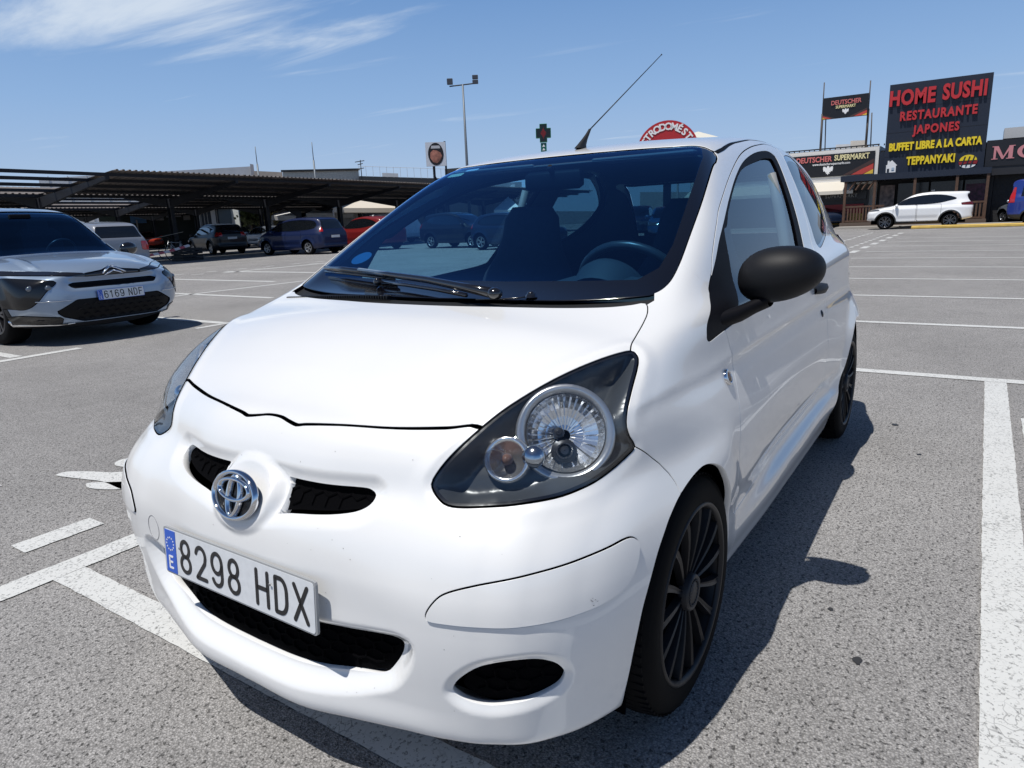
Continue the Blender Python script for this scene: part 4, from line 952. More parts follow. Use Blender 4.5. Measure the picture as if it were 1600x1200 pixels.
# dashboard: swept across
V_ = []; ys = np.linspace(-.62, .62, 15)
for y in ys:
    hump = .035 * math.exp(-((y - .36) / .17) ** 4)
    for x, z in ((-.20 - .10 * y * y, .930), (-.32, .943), (-.45, .945 + hump), (-.55, .935 + hump), (-.62, .88 + hump * .5), (-.60, .60)): V_.append((x, y, z))
obj('dashboard', V_, [(i * 6 + j, i * 6 + j + 1, i * 6 + 7 + j, i * 6 + 6 + j) for i in range(14) for j in range(5)], LINER, hb)
mb = MB(); c = Vector((-.665, .36, .905)); tilt = Vector((-.86, 0, .50)).normalized(); q = Vector((0, 0, 1)).rotation_difference(tilt)
rimp = [c + q @ Vector((.178 * math.cos(a), .178 * math.sin(a), 0)) for a in np.linspace(0, 2 * math.pi, 40, endpoint=False)]; mb.tube(rimp, .0145, 10, closed=True); sw = mb.build('steering_wheel', mat('wheel_rim', (.03, .032, .036), .35), hb, smooth=True)
mb = MB(); mb.lathe([(.001, .02), (.06, .014), (.085, -.01), (.07, -.04)], n=24); mb.v = [tuple(c + q @ Vector(p)) for p in mb.v]; mb.build('steering_boss', LINER, sw, smooth=True)
mb = MB(); mb.box(tuple(c + q @ Vector((0, 0, -.008))), (.05, .33, .03), 0, .008); mb.build('steering_spoke', LINER, sw)
mb = MB(); mb.lathe([(.001, .0), (.06, .008), (.10, -.004), (.115, -.03), (.12, -.10)], n=28); q3 = Vector((0, 0, 1)).rotation_difference(Vector((-.75, 0, .66)).normalized()); mb.v = [tuple(Vector((-.53, .36, .955)) + q3 @ Vector((p[0], p[1] * .95, p[2]))) for p in mb.v]; mb.build('instrument_pod', LINER, hb, smooth=True)
mb = MB(); mb.box((-.80, 0.0, 1.275), (.03, .22, .065), 0, .012); rm = mb.build('rear_view_mirror', TRIM, hb, angle=50); mb = MB(); mb.tube([(-.79, 0, 1.30), (-.77, 0, 1.32)], .01, 8); mb.build('mirror_stem', TRIM, rm)
for s in (1, -1):
    mb = MB(); mb.box((-.93, .30 * s, 1.335), (.15, .36, .012), 0, .005); mb.build('sun_visor', mat('visor', (.10, .105, .11), .8), hb)
    mb = MB(); mb.tube([(-1.50, .565 * s, 1.28), (-1.49, .60 * s, 1.15), (-1.46, .64 * s, 1.0), (-1.45, .66 * s, .80)], [.016, .020, .022, .022], 8); mb.build('pillar_trim', mat('pillar_grey', (.22, .23, .24), .6), hb, smooth=True)
    mb = MB(); mb.box((-.97, .735 * s, .67), (1.16, .02, .46), 0, .008); mb.build('door_card', LINER, hb)

# ---------------------------------------------------------------- ground: one sheet, level
def zg(x, y):
    r = np.hypot(np.asarray(x, float) - .5, np.asarray(y, float) - .5); return 0 * r
FPX = cam.lens * 1600 / 36; CP = Vector(CAM_P)
def rayd(u, v): return (r_ * ((u - 800) / FPX) + u_ * ((600 - v) / FPX) + fwd).normalized()
def G(u, v):
    """where a line of sight meets the ground"""
    d = rayd(u, v); t = -CP.z / d.z if d.z < 0 else 200
    for _ in range(40): q = CP + d * t; t += (float(zg(q.x, q.y)) - q.z) / d.z * .8
    return CP + d * t
def at(u, v, D):
    """point on a line of sight at horizontal distance D"""
    d = rayd(u, v); return CP + d * (D / math.hypot(d.x, d.y))
rs = np.concatenate([np.arange(0, 8, .8), np.arange(8, 48, 2.0), np.arange(48, 130, 12), [200, 400, 900, 2000]]); na = 96
Vg = [(.5, .5, 0.)]; Fg = []
for r in rs[1:]:
    for k in range(na): a = 2 * math.pi * k / na; x, y = .5 + r * math.cos(a), .5 + r * math.sin(a); Vg.append((x, y, float(zg(x, y))))
for k in range(na): Fg.append((0, 1 + k, 1 + (k + 1) % na))
for i in range(len(rs) - 2):
    for k in range(na): a = 1 + i * na + k; b = 1 + i * na + (k + 1) % na; Fg.append((a, a + na, b + na, b))
def asphalt():
    m = bpy.data.materials.new('asphalt'); m.use_nodes = True; t = m.node_tree; b = t.nodes['Principled BSDF']; b.inputs['Roughness'].default_value = .86; b.inputs['Specular IOR Level'].default_value = .3
    L = t.links.new; nn = t.nodes.new; tc = nn('ShaderNodeTexCoord')
    def vor(scale, feat='F1'):
        v = nn('ShaderNodeTexVoronoi'); v.feature = feat; v.inputs['Scale'].default_value = scale; L(tc.outputs['Object'], v.inputs['Vector']); return v
    def noi(scale, det=4, ro=.55):
        v = nn('ShaderNodeTexNoise'); v.inputs['Scale'].default_value = scale; v.inputs['Detail'].default_value = det; v.inputs['Roughness'].default_value = ro; L(tc.outputs['Object'], v.inputs['Vector']); return v
    def rng(src, a, b_, c, d):
        r = nn('ShaderNodeMapRange'); L(src, r.inputs[0]); r.inputs[1].default_value = a; r.inputs[2].default_value = b_; r.inputs[3].default_value = c; r.inputs[4].default_value = d; return r.outputs[0]
    def mul(a, b_):
        r = nn('ShaderNodeMath'); r.operation = 'MULTIPLY'; L(a, r.inputs[0]); L(b_, r.inputs[1]); return r.outputs[0]
    v1 = vor(185); v2 = vor(360)
    s1 = nn('ShaderNodeSeparateColor'); L(v1.outputs['Color'], s1.inputs[0])
    stone = rng(s1.outputs[0], 0, 1, .80, 1.20)                      # each chip its own grey
    gap = rng(v1.outputs['Distance'], .25, .75, 1.0, .55)           # dark binder between the chips
    fine = rng(v2.outputs['Distance'], .1, .8, 1.12, .80)
    pit = rng(noi(78, 2).outputs[0], .34, .42, .30, 1.0)             # pits
    big = rng(noi(.55, 6, .6).outputs[0], .3, .72, .85, 1.12)
    mid = rng(noi(7, 4).outputs[0], .3, .7, .94, 1.06)
    stain = rng(noi(1.9, 3, .4).outputs[0], .70, .80, 1.0, .80)
    f = mul(mul(mul(mul(stone, gap), mul(fine, pit)), mul(big, mid)), stain)
    v = nn('ShaderNodeVectorMath'); v.operation = 'SCALE'; v.inputs[0].default_value = (.385, .374, .364); L(f, v.inputs['Scale']); L(v.outputs[0], b.inputs['Base Color'])
    bp = nn('ShaderNodeBump'); bp.inputs['Strength'].default_value = .9; bp.inputs['Distance'].default_value = .0035; L(mul(gap, pit), bp.inputs['Height']); L(bp.outputs[0], b.inputs['Normal'])
    return m
def paint():
    m = bpy.data.materials.new('road_paint'); m.use_nodes = True; t = m.node_tree; b = t.nodes['Principled BSDF']; b.inputs['Roughness'].default_value = .7
    L = t.links.new; nn = t.nodes.new; tc = nn('ShaderNodeTexCoord')
    n0 = nn('ShaderNodeTexNoise'); n0.inputs['Scale'].default_value = 9; L(tc.outputs['Object'], n0.inputs['Vector'])
    wv = nn('ShaderNodeMix'); wv.data_type = 'RGBA'; wv.inputs[0].default_value = .12; L(tc.outputs['Object'], wv.inputs[6]); L(n0.outputs[1], wv.inputs[7])
    v = nn('ShaderNodeTexVoronoi'); v.feature = 'DISTANCE_TO_EDGE'; v.inputs['Scale'].default_value = 30; L(wv.outputs[2], v.inputs['Vector'])
    cr = nn('ShaderNodeMapRange'); L(v.outputs[0], cr.inputs[0]); cr.inputs[1].default_value = .0; cr.inputs[2].default_value = .045; cr.inputs[3].default_value = .55; cr.inputs[4].default_value = 1
    n1 = nn('ShaderNodeTexNoise'); n1.inputs['Scale'].default_value = 5; n1.inputs['Detail'].default_value = 3; L(tc.outputs['Object'], n1.inputs['Vector'])
    ms = nn('ShaderNodeMapRange'); L(n1.outputs[0], ms.inputs[0]); ms.inputs[1].default_value = .40; ms.inputs[2].default_value = .56; ms.inputs[3].default_value = 1; ms.inputs[4].default_value = 0
    mx = nn('ShaderNodeMix'); L(ms.outputs[0], mx.inputs[0]); mx.inputs[2].default_value = 1; L(cr.outputs[0], mx.inputs[3])
    n2 = nn('ShaderNodeTexNoise'); n2.inputs['Scale'].default_value = 120; n2.inputs['Detail'].default_value = 3; L(tc.outputs['Object'], n2.inputs['Vector'])
    g2 = nn('ShaderNodeMapRange'); L(n2.outputs[0], g2.inputs[0]); g2.inputs[1].default_value = .34; g2.inputs[2].default_value = .44; g2.inputs[3].default_value = .5; g2.inputs[4].default_value = 1
    mm = nn('ShaderNodeMath'); mm.operation = 'MULTIPLY'; L(mx.outputs[0], mm.inputs[0]); L(g2.outputs[0], mm.inputs[1])
    sc_ = nn('ShaderNodeVectorMath'); sc_.operation = 'SCALE'; sc_.inputs[0].default_value = (.58, .585, .57); L(mm.outputs[0], sc_.inputs['Scale']); L(sc_.outputs[0], b.inputs['Base Color'])
    bp = nn('ShaderNodeBump'); bp.inputs['Strength'].default_value = .5; bp.inputs['Distance'].default_value = .002; L(mm.outputs[0], bp.inputs['Height']); L(bp.outputs[0], b.inputs['Normal'])
    return m
ASPH = asphalt(); PAINT = paint()
gr = obj('ground', Vg, Fg, ASPH); gr['kind'] = 'structure'
def rough_edge(a, b, w, step=.04):
    """outline of a painted strip with slightly uneven edges"""
    a = np.array(a, float); b = np.array(b, float); L_ = np.linalg.norm(b - a); n = max(2, int(L_ / step)); d = (b - a) / L_; nn = np.array([-d[1], d[0]]); return a, d, nn, n, L_
rng_ = random.Random(4)
def strip(mb, a, b, w, step=.5, ragged=0):
    a, d, nn, n, L_ = rough_edge(a, b, w, step); V_ = []
    for i in range(n + 1):
        c = a + d * L_ * i / n
        for s in (-1, 1): q = c + nn * (s * w / 2 + rng_.uniform(-ragged, ragged)); V_.append((q[0], q[1], float(zg(q[0], q[1])) + .004))
    mb.add(V_, [(2 * i, 2 * i + 2, 2 * i + 3, 2 * i + 1) for i in range(n)])
def marking(strips, name='painted_line'):
    mb = MB()
    for s_ in strips: strip(mb, *s_)
    o = mb.build(name, PAINT); o['kind'] = 'structure'; return o
marking([((-3.92, 1.435), (1.6, 1.412), .118, .04, .0018)], 'bay_line')
marking([((.62 + 1.6, -1.348), (-3.92, -1.352), .118, .05, .0018)], 'bay_line')
marking([((.43, -1.289), (.43, 1.353), .105, .04, .0018)], 'bay_line')
for i, x in enumerate((-3.98, -6.33, -8.66, -11.03, -13.43, -15.9, -18.4, -20.9, -23.4, -25.9)):
    marking([((x, -1.3 if i == 0 else -1.1), (x, 7.5), .11 if i < 2 else .10, .5)], 'bay_line')
marking([((.15, -1.68), (.44, -1.68), .12, .03, .002), ((-1.0, -1.68), (-.6, -1.68), .12, .03, .002), ((1.2, -1.68), (1.6, -1.68), .12, .03, .002), ((.17, -2.60), (.55, -2.60), .11, .03, .002)], 'dashed_line')
marking([((-3.06, 1.56), (-2.2, 1.56), .05, .04, .002)], 'bay_line')
# left-hand bays
marking([((-1.25, -6.63), (-2.08, -6.66), .13, .05, .002), ((-3.45, -6.71), (-4.05, -6.74), .10, .05, .002)], 'bay_line')
for x, y0, y1, w_ in ((-1.56, -12.2, -6.75, .11), (-3.95, -12.4, -6.8, .13), (-6.32, -12.4, -8.9, .13), (-8.85, -17.5, -12.1, .16), (-11.2, -17.5, -13.4, .2)): marking([((x, y0), (x + .05, y1), w_, .5)], 'bay_line')
marking([((-1.0, -11.35), (-9.2, -11.4), .12, .5), ((-10.7, -16.9), (-16, -17.0), .2, .5)], 'bay_line')
marking([((-9.9 - 1.06 * k, -18.1), (-10.25 - 1.06 * k, -18.1), .14, .2) for k in range(9)] + [((-10.0 - 1.06 * k, -17.35), (-10.4 - 1.06 * k, -17.35), .10, .2) for k in range(0, 6, 2)], 'dashed_line')
# dashed lines of the aisle to the right
marking([((-17.9 - 2.05 * k, -1.38), (-18.9 - 2.05 * k, -1.38), .17, .5) for k in range(7)] + [((-17.4 - 1.0 * k, -1.75), (-17.9 - 1.0 * k, -1.75), .10, .5) for k in range(13)] + [((-17.0 - 1.2 * k, -2.55), (-17.8 - 1.2 * k, -2.55), .08, .5) for k in range(13)], 'dashed_line')
# part of a painted figure beside the car
mb = MB()
for poly in ([(-.045, -2.47), (-.03, -2.44), (-.07, -2.27), (-.10, -2.14), (-.10, -1.9), (-.24, -1.9), (-.27, -2.10), (-.19, -2.24), (-.14, -2.36), (-.085, -2.46)], [(-.05, -2.19), (-.025, -2.13), (-.04, -2.05), (-.10, -1.95), (-.2, -1.95), (-.14, -2.06), (-.115, -2.10), (-.08, -2.16)], [(-.32 + .11 * math.cos(t) * .6, -2.31 + .085 * math.sin(t)) for t in np.linspace(0, 6.28, 15)[:-1]]):
    q = spl(poly, 4); mb.add([(x, y, .004) for x, y in q], [tuple(range(len(q)))])
o = mb.build('painted_figure', PAINT); o['kind'] = 'structure'
# oil drips on the asphalt
mb = MB()
for x, y, r in ((-.40, 1.10, .016), (-.62, 1.0, .010), (-2.66, .98, .02), (-2.2, 1.12, .012), (.2, 1.15, .012)):
    q = [(x + r * rng_.uniform(.6, 1.2) * math.cos(t), y + r * rng_.uniform(.5, 1.1) * math.sin(t), .003) for t in np.linspace(0, 6.28, 13)[:-1]]; mb.add(q, [tuple(range(12))])
o = mb.build('oil_drips', mat('oil', (.035, .034, .033), .5)); o['kind'] = 'stuff'
# ---------------------------------------------------------------- other cars
def paintmat(n, c, flake=0): return mat(n, c, .45 if not flake else .38, metal=.0 if not flake else .75, coat=.45, coat_rough=.06, spec=.3)
def make_car(spec, loc, yaw, label, group=None, h=.055):
    S_ = dict(dict(w=.90, r=.33, belt=.95, green=.28, tumble=.26, k=.16, kend=.45, arch=.06, ty=.22), **spec)
    prof = spl(np.array(S_['prof'], float), 4) if S_.get('smooth', True) else np.array(S_['prof'], float)
    x0, z0 = prof.min(0) - .35; x1, z1 = prof.max(0) + .35; st = .03
    gx = np.arange(x0, x1 + st, st); gz = np.arange(z0, z1 + st, st); XX, ZZ = np.meshgrid(gx, gz, indexing='ij')
    SD = poly_sd(np.c_[XX.ravel(), ZZ.ravel()], prof).reshape(XX.shape); xm, xn = prof[:, 0].max(), prof[:, 0].min(); zt = prof[:, 1].max()
    w, belt = S_['w'], S_['belt']
    def sd(x, z):
        a = np.clip((x - x0) / st, 0, len(gx) - 1.001); b = np.clip((z - z0) / st, 0, len(gz) - 1.001); i = a.astype(int); j = b.astype(int); u = a - i; v = b - j
        return SD[i, j] * (1 - u) * (1 - v) + SD[i + 1, j] * u * (1 - v) + SD[i, j + 1] * (1 - u) * v + SD[i + 1, j + 1] * u * v
    def F(x, y, z):
        x, y, z = np.broadcast_arrays(x, y, z); y = np.abs(y)
        W = w - .05 * sstep(.55, .2, z) - S_['tumble'] * np.maximum(z - belt, 0) * 1.25 - .05 * sstep(belt - .12, belt + .03, z) * S_.get('shoulder', 1)
        W = W - S_.get('nose', .30) * np.maximum((x - (xm - .62)) / .62, 0) ** 2.6 - S_.get('tail', .16) * np.maximum(((xn + .55) - x) / .55, 0) ** 2.4
        W = W - S_.get('gtaper', .10) * sstep(belt, belt + .3, z) * np.maximum(np.abs(x + .3) - .9, 0)
        for cx in (S_['wb'] / 2, -S_['wb'] / 2): W = W + .035 * sstep(S_['r'] + .20, S_['r'] + .03, np.hypot(x - cx, z - S_['r'])) * sstep(.15, .3, z)
        W = W - .025 * sstep(.16, .0, np.abs(z - .48)) * sstep(S_['wb'] / 2 - .3, S_['wb'] / 2 - .6, np.abs(x))
        d = sd(x, z + S_.get('crown', .05) * (y / w) ** 2 * sstep(.7, .9, z) + .0 * x) if S_.get('plan', 1) else sd(x, z)
        d = d + S_.get('bow', .14) * (y / w) ** 3 * sstep(xm - .9, xm - .2, x) * sstep(1.15, .8, z)
        f = smax(d, y - W, S_['k'])
        if 'fsc' in S_: f = f + S_['fsc'](x, y, z)
        return f
    V, T = nets(F, (xn - .15, -.05, z0 + .3), (xm + .15, w + .15, zt + .1), h)
    V, T = clip(V, T, -V[:, 1])
    PM, GL_, DK = S_['paint'], S_.get('glass', mat('dark_glass', (.006, .008, .011), .04, coat=1)), S_.get('clad', mat('cladding', (.018, .019, .021), .6))
    root = empty(spec['name'], loc, yaw); tag(root, label, 'car' if 'cat' not in spec else spec['cat'], group)
    for cx in (S_['wb'] / 2, -S_['wb'] / 2):
        g = np.maximum(np.hypot(V[:, 0] - cx, V[:, 2] - S_['r']) - S_['r'] - S_['arch'], w - .45 - V[:, 1]); V, T = clip(V, T, -g)
    pieces = []
    def cut(fn, name, m, mode='join', off=0., gap=.006, th=.02, fl=True):
        nonlocal V, T
        g = fn(V); A = clip(V, T, g + gap / 2); V, T = clip(V, T, -(g - gap / 2))
        r_n = panel(name, A[0], A[1], m, root, F, th, off=off, mir=mode, flange=fl); return r_n
    def P_(poly, axes=(0, 2), extra=None):
        q = np.array(poly, float); q = spl(q, 3) if len(q) > 6 else q
        return (lambda V_: np.maximum(poly_sd(V_[:, list(axes)], q), extra(V_))) if extra else (lambda V_: poly_sd(V_[:, list(axes)], q))
    for nm, poly, m in S_.get('lamps', []): cut(P_(poly[0], poly[1], poly[2]), nm, m, 'y', .006)
    for nm, poly, m in S_.get('front', []): cut(P_(poly[0], poly[1], poly[2]), nm, m, 'join', -.012)
    for nm, poly, m in S_.get('sides', []): cut(P_(poly, (0, 2), lambda V_: .3 - V_[:, 1]), nm, m, 'y', .0)
    for q in S_['win']: cut(P_(q, (0, 2), lambda V_: (w - .62) - V_[:, 1]), 'side_window', GL_, 'y', -.012)
    for nm, q, inset in S_['ends']: cut(P_(q, (0, 2), lambda V_, i_=inset: V_[:, 1] - (w - i_ - S_['tumble'] * np.maximum(V_[:, 2] - belt, 0) * 1.2)), nm, GL_ if nm != 'windscreen' or 'ws' not in S_ else S_['ws'], 'join', -.010)
    if S_.get('clad_z'):
        cz = S_['clad_z']; cut(lambda V_: np.minimum(V_[:, 2] - cz, np.minimum(np.hypot(V_[:, 0] - S_['wb'] / 2, V_[:, 2] - S_['r']), np.hypot(V_[:, 0] + S_['wb'] / 2, V_[:, 2] - S_['r'])) - S_['r'] - S_['arch'] - .055), 'cladding', DK, 'join', .004)
    for xd in S_.get('doors', []):
        z_lo, z_hi = xd[2], xd[3]; cut(P_([(xd[0], z_lo), (xd[1], z_lo), (xd[1], z_hi), (xd[0], z_hi)], (0, 2), lambda V_: .3 - V_[:, 1]), 'door', PM, 'y', .0, .012)
    panel('body', V, T, PM, root, F, .03, mir='join')
    mb = MB(); mb.box((0, 0, .32), (xm - xn - .5, w * 1.5, .16)); mb.box((-.2, 0, .62), (xm - xn - 1.9, w * 1.62, .5)); mb.build('interior', VOID, root)
    r = S_['r']; rim = S_.get('rim', mat('alloy', (.30, .31, .33), .3, .8)); rr = r * S_.get('rr', .66)
    for cx in (S_['wb'] / 2, -S_['wb'] / 2):
        for s in (1, -1):
            we = empty('wheel', (cx, s * (w - .03), r), 0, root)
            mb = MB(); mb.lathe([(rr, -S_['ty'] * s), (r * .93, -S_['ty'] * s), (r, -S_['ty'] * .8 * s), (r, -.05 * s), (r * .95, -.01 * s), (r * .82, 0), (rr, -.01 * s)], axis='y', n=28); mb.build('tyre', RUB, we, smooth=True)
            mb = MB(); mb.lathe([(rr, -.012 * s), (rr * .93, -.004 * s), (rr * .90, -.05 * s), (rr * .88, -.16 * s)], axis='y', n=28); rm_ = mb.build('rim', rim, we, smooth=True)
            mb = MB(); mb.lathe([(rr * .9, -.10 * s), (.01, -.10 * s)], axis='y', n=20); mb.build('brake_disc', VOID, rm_)
            mb = MB(); n_ = S_.get('spokes', 5)
            for k in range(n_):
                a = 2 * math.pi * k / n_
                for da in (-.16, .16):
                    ca, sa = math.cos(a), math.sin(a); cb_, sb_ = math.cos(a + da), math.sin(a + da); o_ = np.array([-math.sin(a + da), 0, math.cos(a + da)]) * rr * .055
                    p0 = np.array([rr * .12 * ca, -.03 * s, rr * .12 * sa]); p1 = np.array([rr * .93 * cb_, -.018 * s, rr * .93 * sb_]); dn = np.array([0, -.03 * s, 0])
                    mb.add([p0 - o_, p0 + o_, p1 + o_, p1 - o_, p0 - o_ + dn, p0 + o_ + dn, p1 + o_ + dn, p1 - o_ + dn], [(0, 1, 2, 3), (0, 4, 5, 1), (3, 2, 6, 7), (1, 5, 6, 2), (0, 3, 7, 4)])
            mb.lathe([(rr * .2, -.04 * s), (rr * .18, -.022 * s), (.001, -.02 * s)], axis='y', n=16); mb.build('spokes', rim, rm_)
    for cx in (S_['wb'] / 2, -S_['wb'] / 2):
        mb = MB(); V_ = []; R_ = r + S_['arch'] + .01
        for k in range(17):
            a = R(-12) + R(204) * k / 16
            for y in (-1, 1): V_.append((cx + R_ * math.cos(a), y * (w - .05), r + R_ * math.sin(a)))
        mb.add(V_, [(2 * k, 2 * k + 1, 2 * k + 3, 2 * k + 2) for k in range(16)]); mb.build('wheel_arch_liner', VOID, root)
    if S_.get('mirror'):
        mx_, mz = S_['mirror']
        for s in (1, -1):
            mb = MB(); mb.sphere((0, 0, 0), (.07, .12, .085), 14, 8); mb.v = [(x + mx_, y + s * (w + .06), z + mz) for x, y, z in mb.v]; mb.box((mx_ + .02, s * (w - .06), mz - .06), (.08, .14, .04)); mb.build('door_mirror', S_.get('mirmat', PM), root, smooth=True)
    for fn in S_.get('extra', []): fn(root, F)
    return root, F
def ongrid(x, y): return (x, y, float(zg(x, y)))
RED = mat('tail_red', (.42, .012, .012), .2, coat=1); LAMP = mat('head_lamp_grey', (.10, .11, .12), .12, .3, coat=1); GRL = mat('grille_black', (.003, .003, .004), .5, spec=.2)
# --- silver-blue crossover facing us at the left
SIL = mat('silver_blue_paint', (.26, .335, .44), .32, metal=.4, coat=1, coat_rough=.02)
C5 = [(2.20, .30), (2.26, .42), (2.27, .60), (2.24, .80), (2.14, .96), (1.85, 1.055), (1.35, 1.12), (1.02, 1.16), (.62, 1.40), (.25, 1.60), (-.3, 1.68), (-1.2, 1.68), (-1.85, 1.62), (-2.10, 1.35), (-2.22, 1.05), (-2.25, .6), (-2.20, .32), (-1.0, .24), (1.0, .24), (1.9, .22)]
zm = lambda z: float(np.interp(z, [0, .2, 1.1, 1.7], [0, .14, .945, 1.60]))
C5 = [(x + .13 * float(sstep(1.0, 2.0, x)), zm(z)) for x, z in C5]
def c5sc(x, y, z):
    return (.020 * sstep(.07, .02, np.abs(np.abs(y) - .60 - (x - 1.2) * .06)) * sstep(.80, .88, z) * sstep(1.1, 1.35, x) * sstep(2.1, 1.9, x) * -1
            + .05 * sstep(.10, .0, np.abs(z - .67)) * sstep(.60, .40, np.abs(y)) * sstep(1.9, 2.1, x)
            - .02 * sstep(.04, .0, np.abs(z - .25)) * sstep(1.8, 2.0, x))
c5f = lambda V_: 1.55 - V_[:, 0]
c5 = dict(name='crossover', prof=C5, wb=2.73, w=.92, r=.355, belt=.93, paint=SIL, h=.03, tumble=.22, nose=.30, k=.20, arch=.05, ty=.24, bow=.26,
    win=[[(.85, 1.13), (.30, 1.46), (-.4, 1.55), (-1.1, 1.54), (-1.75, 1.40), (-1.70, 1.18), (-.6, 1.12)]],
    ends=[('windscreen', [(1.12, 1.165), (1.10, 1.20), (.66, 1.50), (.24, 1.72), (.16, 1.54), (.55, 1.34), (.96, 1.13)], .12)],
    ws=glassmat('crossover_glass', (.30, .55, .80), scale=(.5, .9, 1.3)),
    lamps=[('headlight', ([(.70, .72), (.60, .82), (.66, .85), (.99, .88), (.99, .58), (.90, .52), (.85, .52), (.78, .60)], (1, 2), c5f), mat('lamp_black', (.006, .007, .009), .12, spec=.4, coat=.25)),
           ('light_strip', ([(.30, .905), (.60, .95), (.96, .985), (.96, .93), (.60, .895), (.30, .865)], (1, 2), c5f), mat('gloss_black', (.010, .010, .012), .05, coat=1)),
           ('fog_lamp', ([(.60, .29), (.90, .33), (.96, .42), (.86, .44), (.60, .40)], (1, 2), c5f), mat('lamp_black', (.006, .007, .009), .12, spec=.4, coat=.25))],
    front=[('upper_grille', ([(-.1, .865), (.31, .862), (.31, .905), (.12, .93), (0, .975), (-.1, .93)], (1, 2), c5f), mat('gloss_black', (.010, .010, .012), .05, coat=1)),
           ('slot_grille', ([(-.1, .735), (.46, .735), (.50, .78), (.44, .80), (-.1, .80)], (1, 2), c5f), GRL),
           ('lower_grille', ([(-.1, .33), (.42, .33), (.60, .40), (.66, .47), (.46, .60), (-.1, .60)], (1, 2), c5f), GRL)],
    clad_z=.24, mirror=(.95, .99), mirmat=BLKG, doors=[(-.30, .80, .32, .94)], rim=mat('alloy_dark', (.08, .08, .09), .3, .8))
for k_ in ('win',): c5[k_] = [[(x, zm(z)) for x, z in q] for q in c5[k_]]
c5['ends'] = [(n_, [(x, zm(z)) for x, z in q], i_) for n_, q, i_ in c5['ends']]
for k_ in ('lamps', 'front'): c5[k_] = [(n_, ([(y, zm(z)) for y, z in q[0]], q[1], q[2]), m_) for n_, q, m_ in c5[k_]]
c5['fsc'] = c5sc
def c5x(root, F):
    def onf(y, z, off=.0):
        z = zm(z)
        lo, hi = 1.2, 2.6
        for _ in range(26):
            m = (lo + hi) / 2
            if F(np.array([m]), np.array([y]), np.array([z]))[0] > 0: hi = m
            else: lo = m
        return Vector((hi + off, y, z))
    c = onf(0, .64, .025); number_plate(root, (c.x + .005, 0, .525), (0, 1, 0), (-.06, 0, 1), .52, .11, '6169 NDF', PLB, stars=True)
    mb = MB()
    for k, (dz, w_) in enumerate(((0, .13),)):
        for s in (1, -1):
            P = [onf(s * y, z, .012) for y, z in ((.0, .965), (.05, .945), (.13, .885))]; mb.tube(P, [.014, .016, .009], 6); P = [onf(s * y, z, .012) for y, z in ((.0, .915), (.05, .897), (.11, .862))]; mb.tube(P, [.011, .012, .007], 6)
    mb.build('chevron_badge', CHROME, root, smooth=True)
    for s in (1, -1):
        mb = MB(); mb.tube([onf(s * .90, .37, .01), onf(s * .86, .31, .012), onf(s * .60, .30, .012), onf(s * .50, .315, .01)], [.020, .022, .016, .006], 6); mb.build('silver_trim', CHROME, root, smooth=True)
        mb = MB(); P = [onf(s * y, z, .012) for y, z in ((.52, .60), (.68, .60), (.80, .605))]; mb.tube(P, .006, 6); mb.build('lamp_blade', CHROME, root, smooth=True)
        
        for yy, ry in ((.66, .05), (.80, .045)): mb = MB(); c0 = onf(s * yy, .76, -.025); mb.sphere(c0, (.03, ry, .035), 14, 8); mb.build('projector_lens', mat('projector', (.12, .14, .17), .08, .5, coat=1), root, smooth=True)
    mb = MB()
    for i in range(9):
        for j in range(4):
            y = -.44 + i * .11 + (.055 if j % 2 else 0); z = .36 + j * .055
            if abs(y) < .52: P = [onf(y - .03, z, .004), onf(y, z + .018, .010), onf(y + .03, z, .004)]; mb.tube(P, .005, 4)
    mb.build('grille_pattern', mat('grille_edge', (.010, .010, .012), .9, spec=.02), root)['kind'] = 'stuff'
    mb = MB(); mb.box((.70, 0, .90), (.55, 1.45, .10), 0, .03); mb.build('dashboard', LINER, root)
    mb = MB(); cw_ = Vector((.42, .38, .99)); q_ = Vector((0, 0, 1)).rotation_difference(Vector((-.85, 0, .5)).normalized()); mb.tube([cw_ + q_ @ Vector((.18 * math.cos(a), .18 * math.sin(a), 0)) for a in np.linspace(0, 2 * math.pi, 28, endpoint=False)], .015, 6, closed=True); mb.build('steering_wheel', mat('wheel_rim', (.03, .032, .036), .35), root, smooth=True)
    for s in (1, -1): mb = MB(); mb.box((-.10, s * .38, .95), (.16, .50, .70), 0, .06); mb.box((-.14, s * .38, 1.36), (.10, .26, .18), 0, .04); mb.build('front_seat', SEAT, root)
    mb = MB(); mb.box((-1.3, 0, 1.1), (.1, 1.5, .9)); mb.build('rear_bench', SEAT, root); mb = MB(); mb.box((.34, 0, 1.44), (.04, .24, .07), 0, .01); mb.build('rear_view_mirror', TRIM, root)
    mb = MB(); P = [(0.9 - .0 , y, 1.10) for y in np.linspace(-.6, .6, 5)]; mb.box((.95, 0, .93), (.2, 1.2, .02)); mb.build('scuttle', TRIM, root)
    q = MB(); cc_ = Vector((.55, .40, 1.22)); q.tube([cc_ + Vector((.0, .19 * math.cos(a), .14 * math.sin(a))) for a in np.linspace(.25, math.pi - .25, 12)], .014, 6)
c5['extra'] = [c5x]
make_car(c5, (-2.64, -7.90 - 1.365, 0), R(91.5), 'silver blue crossover facing the camera at the left edge', h=.03)
